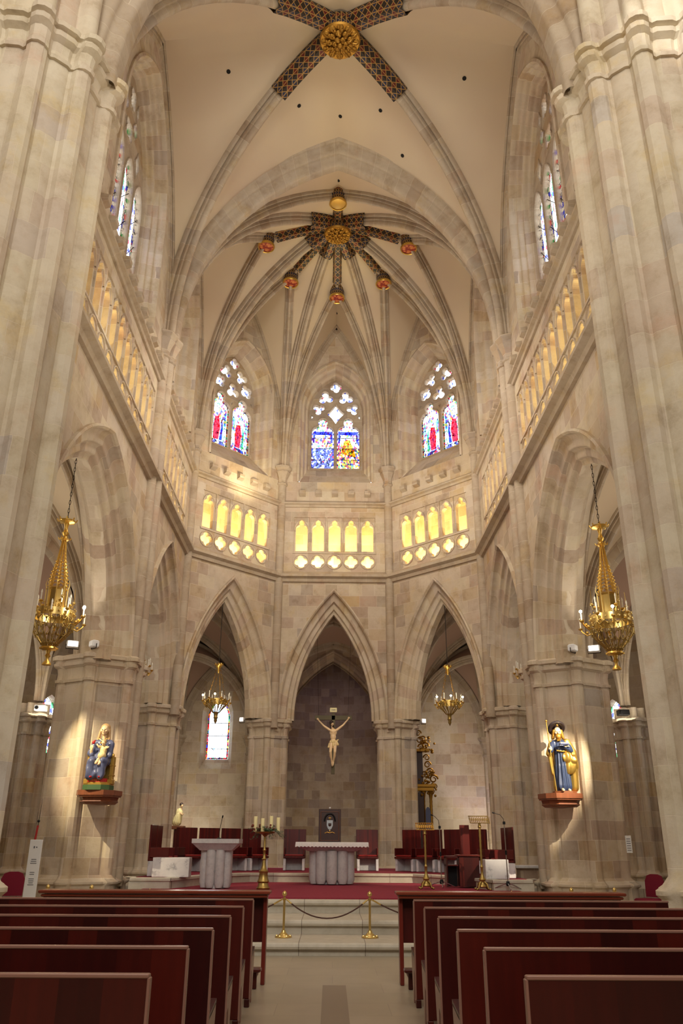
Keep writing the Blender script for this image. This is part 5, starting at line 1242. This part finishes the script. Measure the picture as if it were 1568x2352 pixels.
# ---- pilgrim apostle
t=thing('pilgrim_statue','standing bearded pilgrim statue in gold cloak and dark hat with staff','statue',(4.88,17.88,2.48),.05)
b=MB(); b.prism([(-.20,.15),(-.22,-.1),(-.1,-.2),(.12,-.2),(.24,-.1),(.2,.15)],0,.045); b.build('base',OCH,t)
hp,q=head((-.04,-.05,1.25),.22,0,-.15,.08)
sculpt('body',[('c',(-.02,.0,1.06),(-.03,-.02,1.15),.05,.045)]+hp+hand((-.24,-.17,.88),(-.35,-.6,.25),(0,-1,.3),.12,1.0)+hand((.04,-.21,.94),(.9,-.3,.2),(0,-.5,1),.11,.5)+
   [('c',(-.06,-.10,.08),(-.08,-.22,.055),.035,.03),('c',(.06,-.08,.08),(.07,-.18,.055),.035,.03)],SKIN,t,.010,2)
face_paint(t,q,.22)
def fold3(v):
    a=math.atan2(v.y,v.x); k=max(0,min(1,(1.0-v.z)/.3)); return v+Vector((v.x,v.y,0)).normalized()*.014*k*math.sin(a*13)
sculpt('navy_robe',[('e',(0,.0,.96),(.15,.11,.16)),('c',(-.13,.0,1.03),(.13,.0,1.03),.06,.06),('c',(0,0,.85),(0,-.01,.55),.13,.14),('c',(0,-.01,.55),(-.0,-.02,.14),.145,.165),('c',(-.05,-.05,.4),(-.07,-.09,.14),.09,.09),('c',(-.17,-.02,1.0),(-.24,-.1,.86),.06,.055),('c',(.17,0,1.0),(.19,-.10,.86),.065,.06),('c',(.19,-.10,.86),(.06,-.19,.92),.06,.045)],NAVY,t,.011,2,fold3)
def fold4(v):
    a=math.atan2(v.y,v.x); return v+Vector((v.x,v.y,0)).normalized()*.013*math.sin(a*12+v.z*3)
sculpt('gold_cloak',[('c',(-.16,.02,1.02),(-.24,.03,.80),.065,.06),('c',(-.22,.04,.80),(-.19,.05,.40),.05,.04),('c',(.15,.0,1.05),(.24,.0,.85),.075,.085),('c',(.24,.0,.85),(.26,-.02,.55),.09,.10),('c',(.24,-.02,.55),(.24,.0,.12),.10,.09),('e',(.16,-.11,.58),(.13,.07,.22),(0,.35,0)),('e',(.10,-.14,.72),(.12,.06,.12),(0,.5,0)),('c',(0,.09,1.0),(0,.1,.15),.13,.17),('c',(.20,-.13,.72),(.22,-.14,.66),.06,.07)],GOLD,t,.011,1,fold4)
b=MB(); b.tube([(-.12,-.125,.86),(0,-.16,.84),(.12,-.13,.86)],.018,6); b.build('gold_belt',GOLD,t)
sculpt('beard',[('e',q(0,-.30,-.42),(.07,.05,.07)),('c',q(-.12,-.3,-.4),q(-.1,-.35,-.8),.03,.02),('c',q(.12,-.3,-.4),q(.1,-.35,-.8),.03,.02),('c',q(-.34,0,.1),q(-.48,.0,-.55),.04,.035),('c',q(.34,0,.1),q(.48,.0,-.55),.04,.035)],GOLDD,t,.009,1)
b=MB(); b.lathe([(.0,.13),(.07,.12),(.10,.06),(.11,.02),(.17,.0),(.19,.03),(.185,.05),(.12,.04),(.0,.04)],tuple(q(0,.18,.30)),20,ax=(0,.75,.66),cap=False); hh=b.build('pilgrim_hat',mat('painted_black_hat',G(40,30,32),.45),t,smooth=50)
b=MB(); b.ball(q(0,-.16,.66),.024,8,6); b.build('hat_shell',GOLD,t)
b=MB(); b.tube([(-.22,-.20,.04),(-.28,-.22,.75),(-.32,-.22,1.44)],.011,8); b.ball((-.32,-.22,1.46),.024,8,6); b.ball((-.305,-.22,1.2),.018,8,6); b.build('staff',GOLD,t)
b=MB(); b.bbox((.02,-.24,.985),(.20,.10,.035),.008); b.build('open_book',BLUE,t); b=MB(); b.bbox((.02,-.24,1.008),(.18,.09,.012),.004); b.build('book_pages',WAX,t)
b=MB(); b.ball((.22,-.17,.78),.05,8,6,(1,.6,1.1)); b.build('gourd',GOLD,t)
# ---- small kneeling figure left chapel with shelf
t=thing('corner_statue','small pale praying figure on a wooden shelf beside the left pier','statue',(-4.72,26.6,1.97)); 
hp,q=head((.06,-.02,.58),.13,.1,.9,.2)
sculpt('body',hp+[('c',(.06,0,.44),(.06,0,.52),.03,.028)]+[('c',(-.02,0,.40),(.12,-.1,.30),.03,.025)]+hand((.12,-.1,.30),(.6,-.4,.6),(0,-1,0),.07,.2),SKIN,t,.010,2)
sculpt('robe',[('e',(.0,.02,.36),(.10,.08,.14)),('c',(0,.02,.30),(-.06,.04,.10),.10,.14)],WAX,t,.012,1,fold3); sculpt('hair',[('e',q(0,.1,.15),(.058,.062,.058))],HAIR,t,.009,1)
t=thing('wooden_shelf','small brown wooden console under the praying figure','shelf',(-4.72,26.6,1.95)); b=MB(); b.bbox((0,0,-.05),(.40,.36,.10),.01); b.build('top_board',OCH,t); b=MB(); b.bbox((0,0,-.755),(.2,.2,1.31),.01); b.build('post',STALLW,t)
point('corner_statue_light',(-4.55,26.25,2.9),16,WARM,.05)
# ---- baroque retable seen edge-on
t=thing('gilded_retable','tall dark gilded baroque altarpiece seen edge on by the right chapel','altarpiece',(3.05,30.6,.8))
b=MB(); b.bbox((-.15,.3,1.2),(.8,.9,2.4),.02); b.bbox((-.1,.3,3.2),(.7,.7,1.4),.02); b.build('carcase',DKW,t)
b=MB(); 
for x in(.24,.50): b.lathe([(.07,0),(.055,.1)]+[(.05+.008*(k%2),.12+.07*k) for k in range(26)]+[(.08,2.0),(.10,2.08),(.10,2.15)],(x,-.05,.35),12)
b.build('gilded_columns',GOLDD,t,smooth=40)
b=MB(); b.bbox((.2,0,2.62),(.95,.5,.10),.01); b.bbox((.2,0,2.5),(.8,.45,.12),.01); b.bbox((.25,0,3.85),(.5,.4,.10),.01); b.build('cornice',GOLDD,t)
b=MB(); random.seed(5)
def scroll(cx_,cz_,r,y,sg=1,turns=1.4): b.tube([Vector((cx_+sg*r*(1-i/26)*math.cos(i*turns*2*PI/20),y,cz_+r*(1-i/26)*math.sin(i*turns*2*PI/20))) for i in range(20)],r*.26,6,r*.1)
for (x,z,r,sg) in [(.62,2.85,.16,1),(.52,3.1,.14,-1),(.42,3.35,.13,1),(.40,3.6,.12,-1),(.36,4.0,.14,1),(.30,4.25,.12,-1),(.55,2.45,.14,1),(.1,4.45,.12,1),(.45,4.15,.09,1),(.66,2.6,.10,-1),(.28,3.0,.12,1),(.2,3.95,.13,-1),(.15,4.2,.12,1)]: scroll(x,z,r,-.1+random.uniform(-.1,.1),sg)
for k in range(60): b.ball((random.uniform(.1,.5)+.1*(k%3),random.uniform(-.25,0),random.choice([2.35,2.75,3.0,3.9,4.2])+random.uniform(-.12,.12)),random.uniform(.03,.06),6,5)
b.build('carved_scrolls',GOLDD,t,smooth=60)
b=MB(); o=[(.28,.55),(.46,.55),(.46,1.7)]+[(.37+.09*math.cos(i*PI/8),1.7+.2*math.sin(i*PI/8)) for i in range(9)]+[(.28,1.7)]; b.prism([(x,z) for x,z in o[:3]+o[3:]],-.16,-.12,lambda p:Vector((p.x,p.z,p.y))); b.build('painted_panel',BLUE,t)
# ---- vent holes in the vault

dg=bpy.context.evaluated_depsgraph_get(); vn=0
for az,el in ((-10.9,50.5),(12.2,50.2),(-3.9,49.1),(4.0,48.9),(.12,48.6),(6.0,46.2),(0,44.8),(0,36.3)):
    dv=Vector((math.sin(math.radians(az))*math.cos(math.radians(el)),math.cos(math.radians(az))*math.cos(math.radians(el)),math.sin(math.radians(el))))
    hit,p,nn,_,ob,_=S.ray_cast(dg,Vector((0,12.0*0,1.48)),dv)
    if hit and ob.name.startswith('ceiling'):
        if nn.z>0: nn=-nn
        m_=MB(); m_.lathe([(.058,-.02),(.058,.012),(.05,.016)],tuple(p),12,ax=tuple(nn)); vn+=1; struct(m_.build('trim_vent_%d'%vn,HOLE))
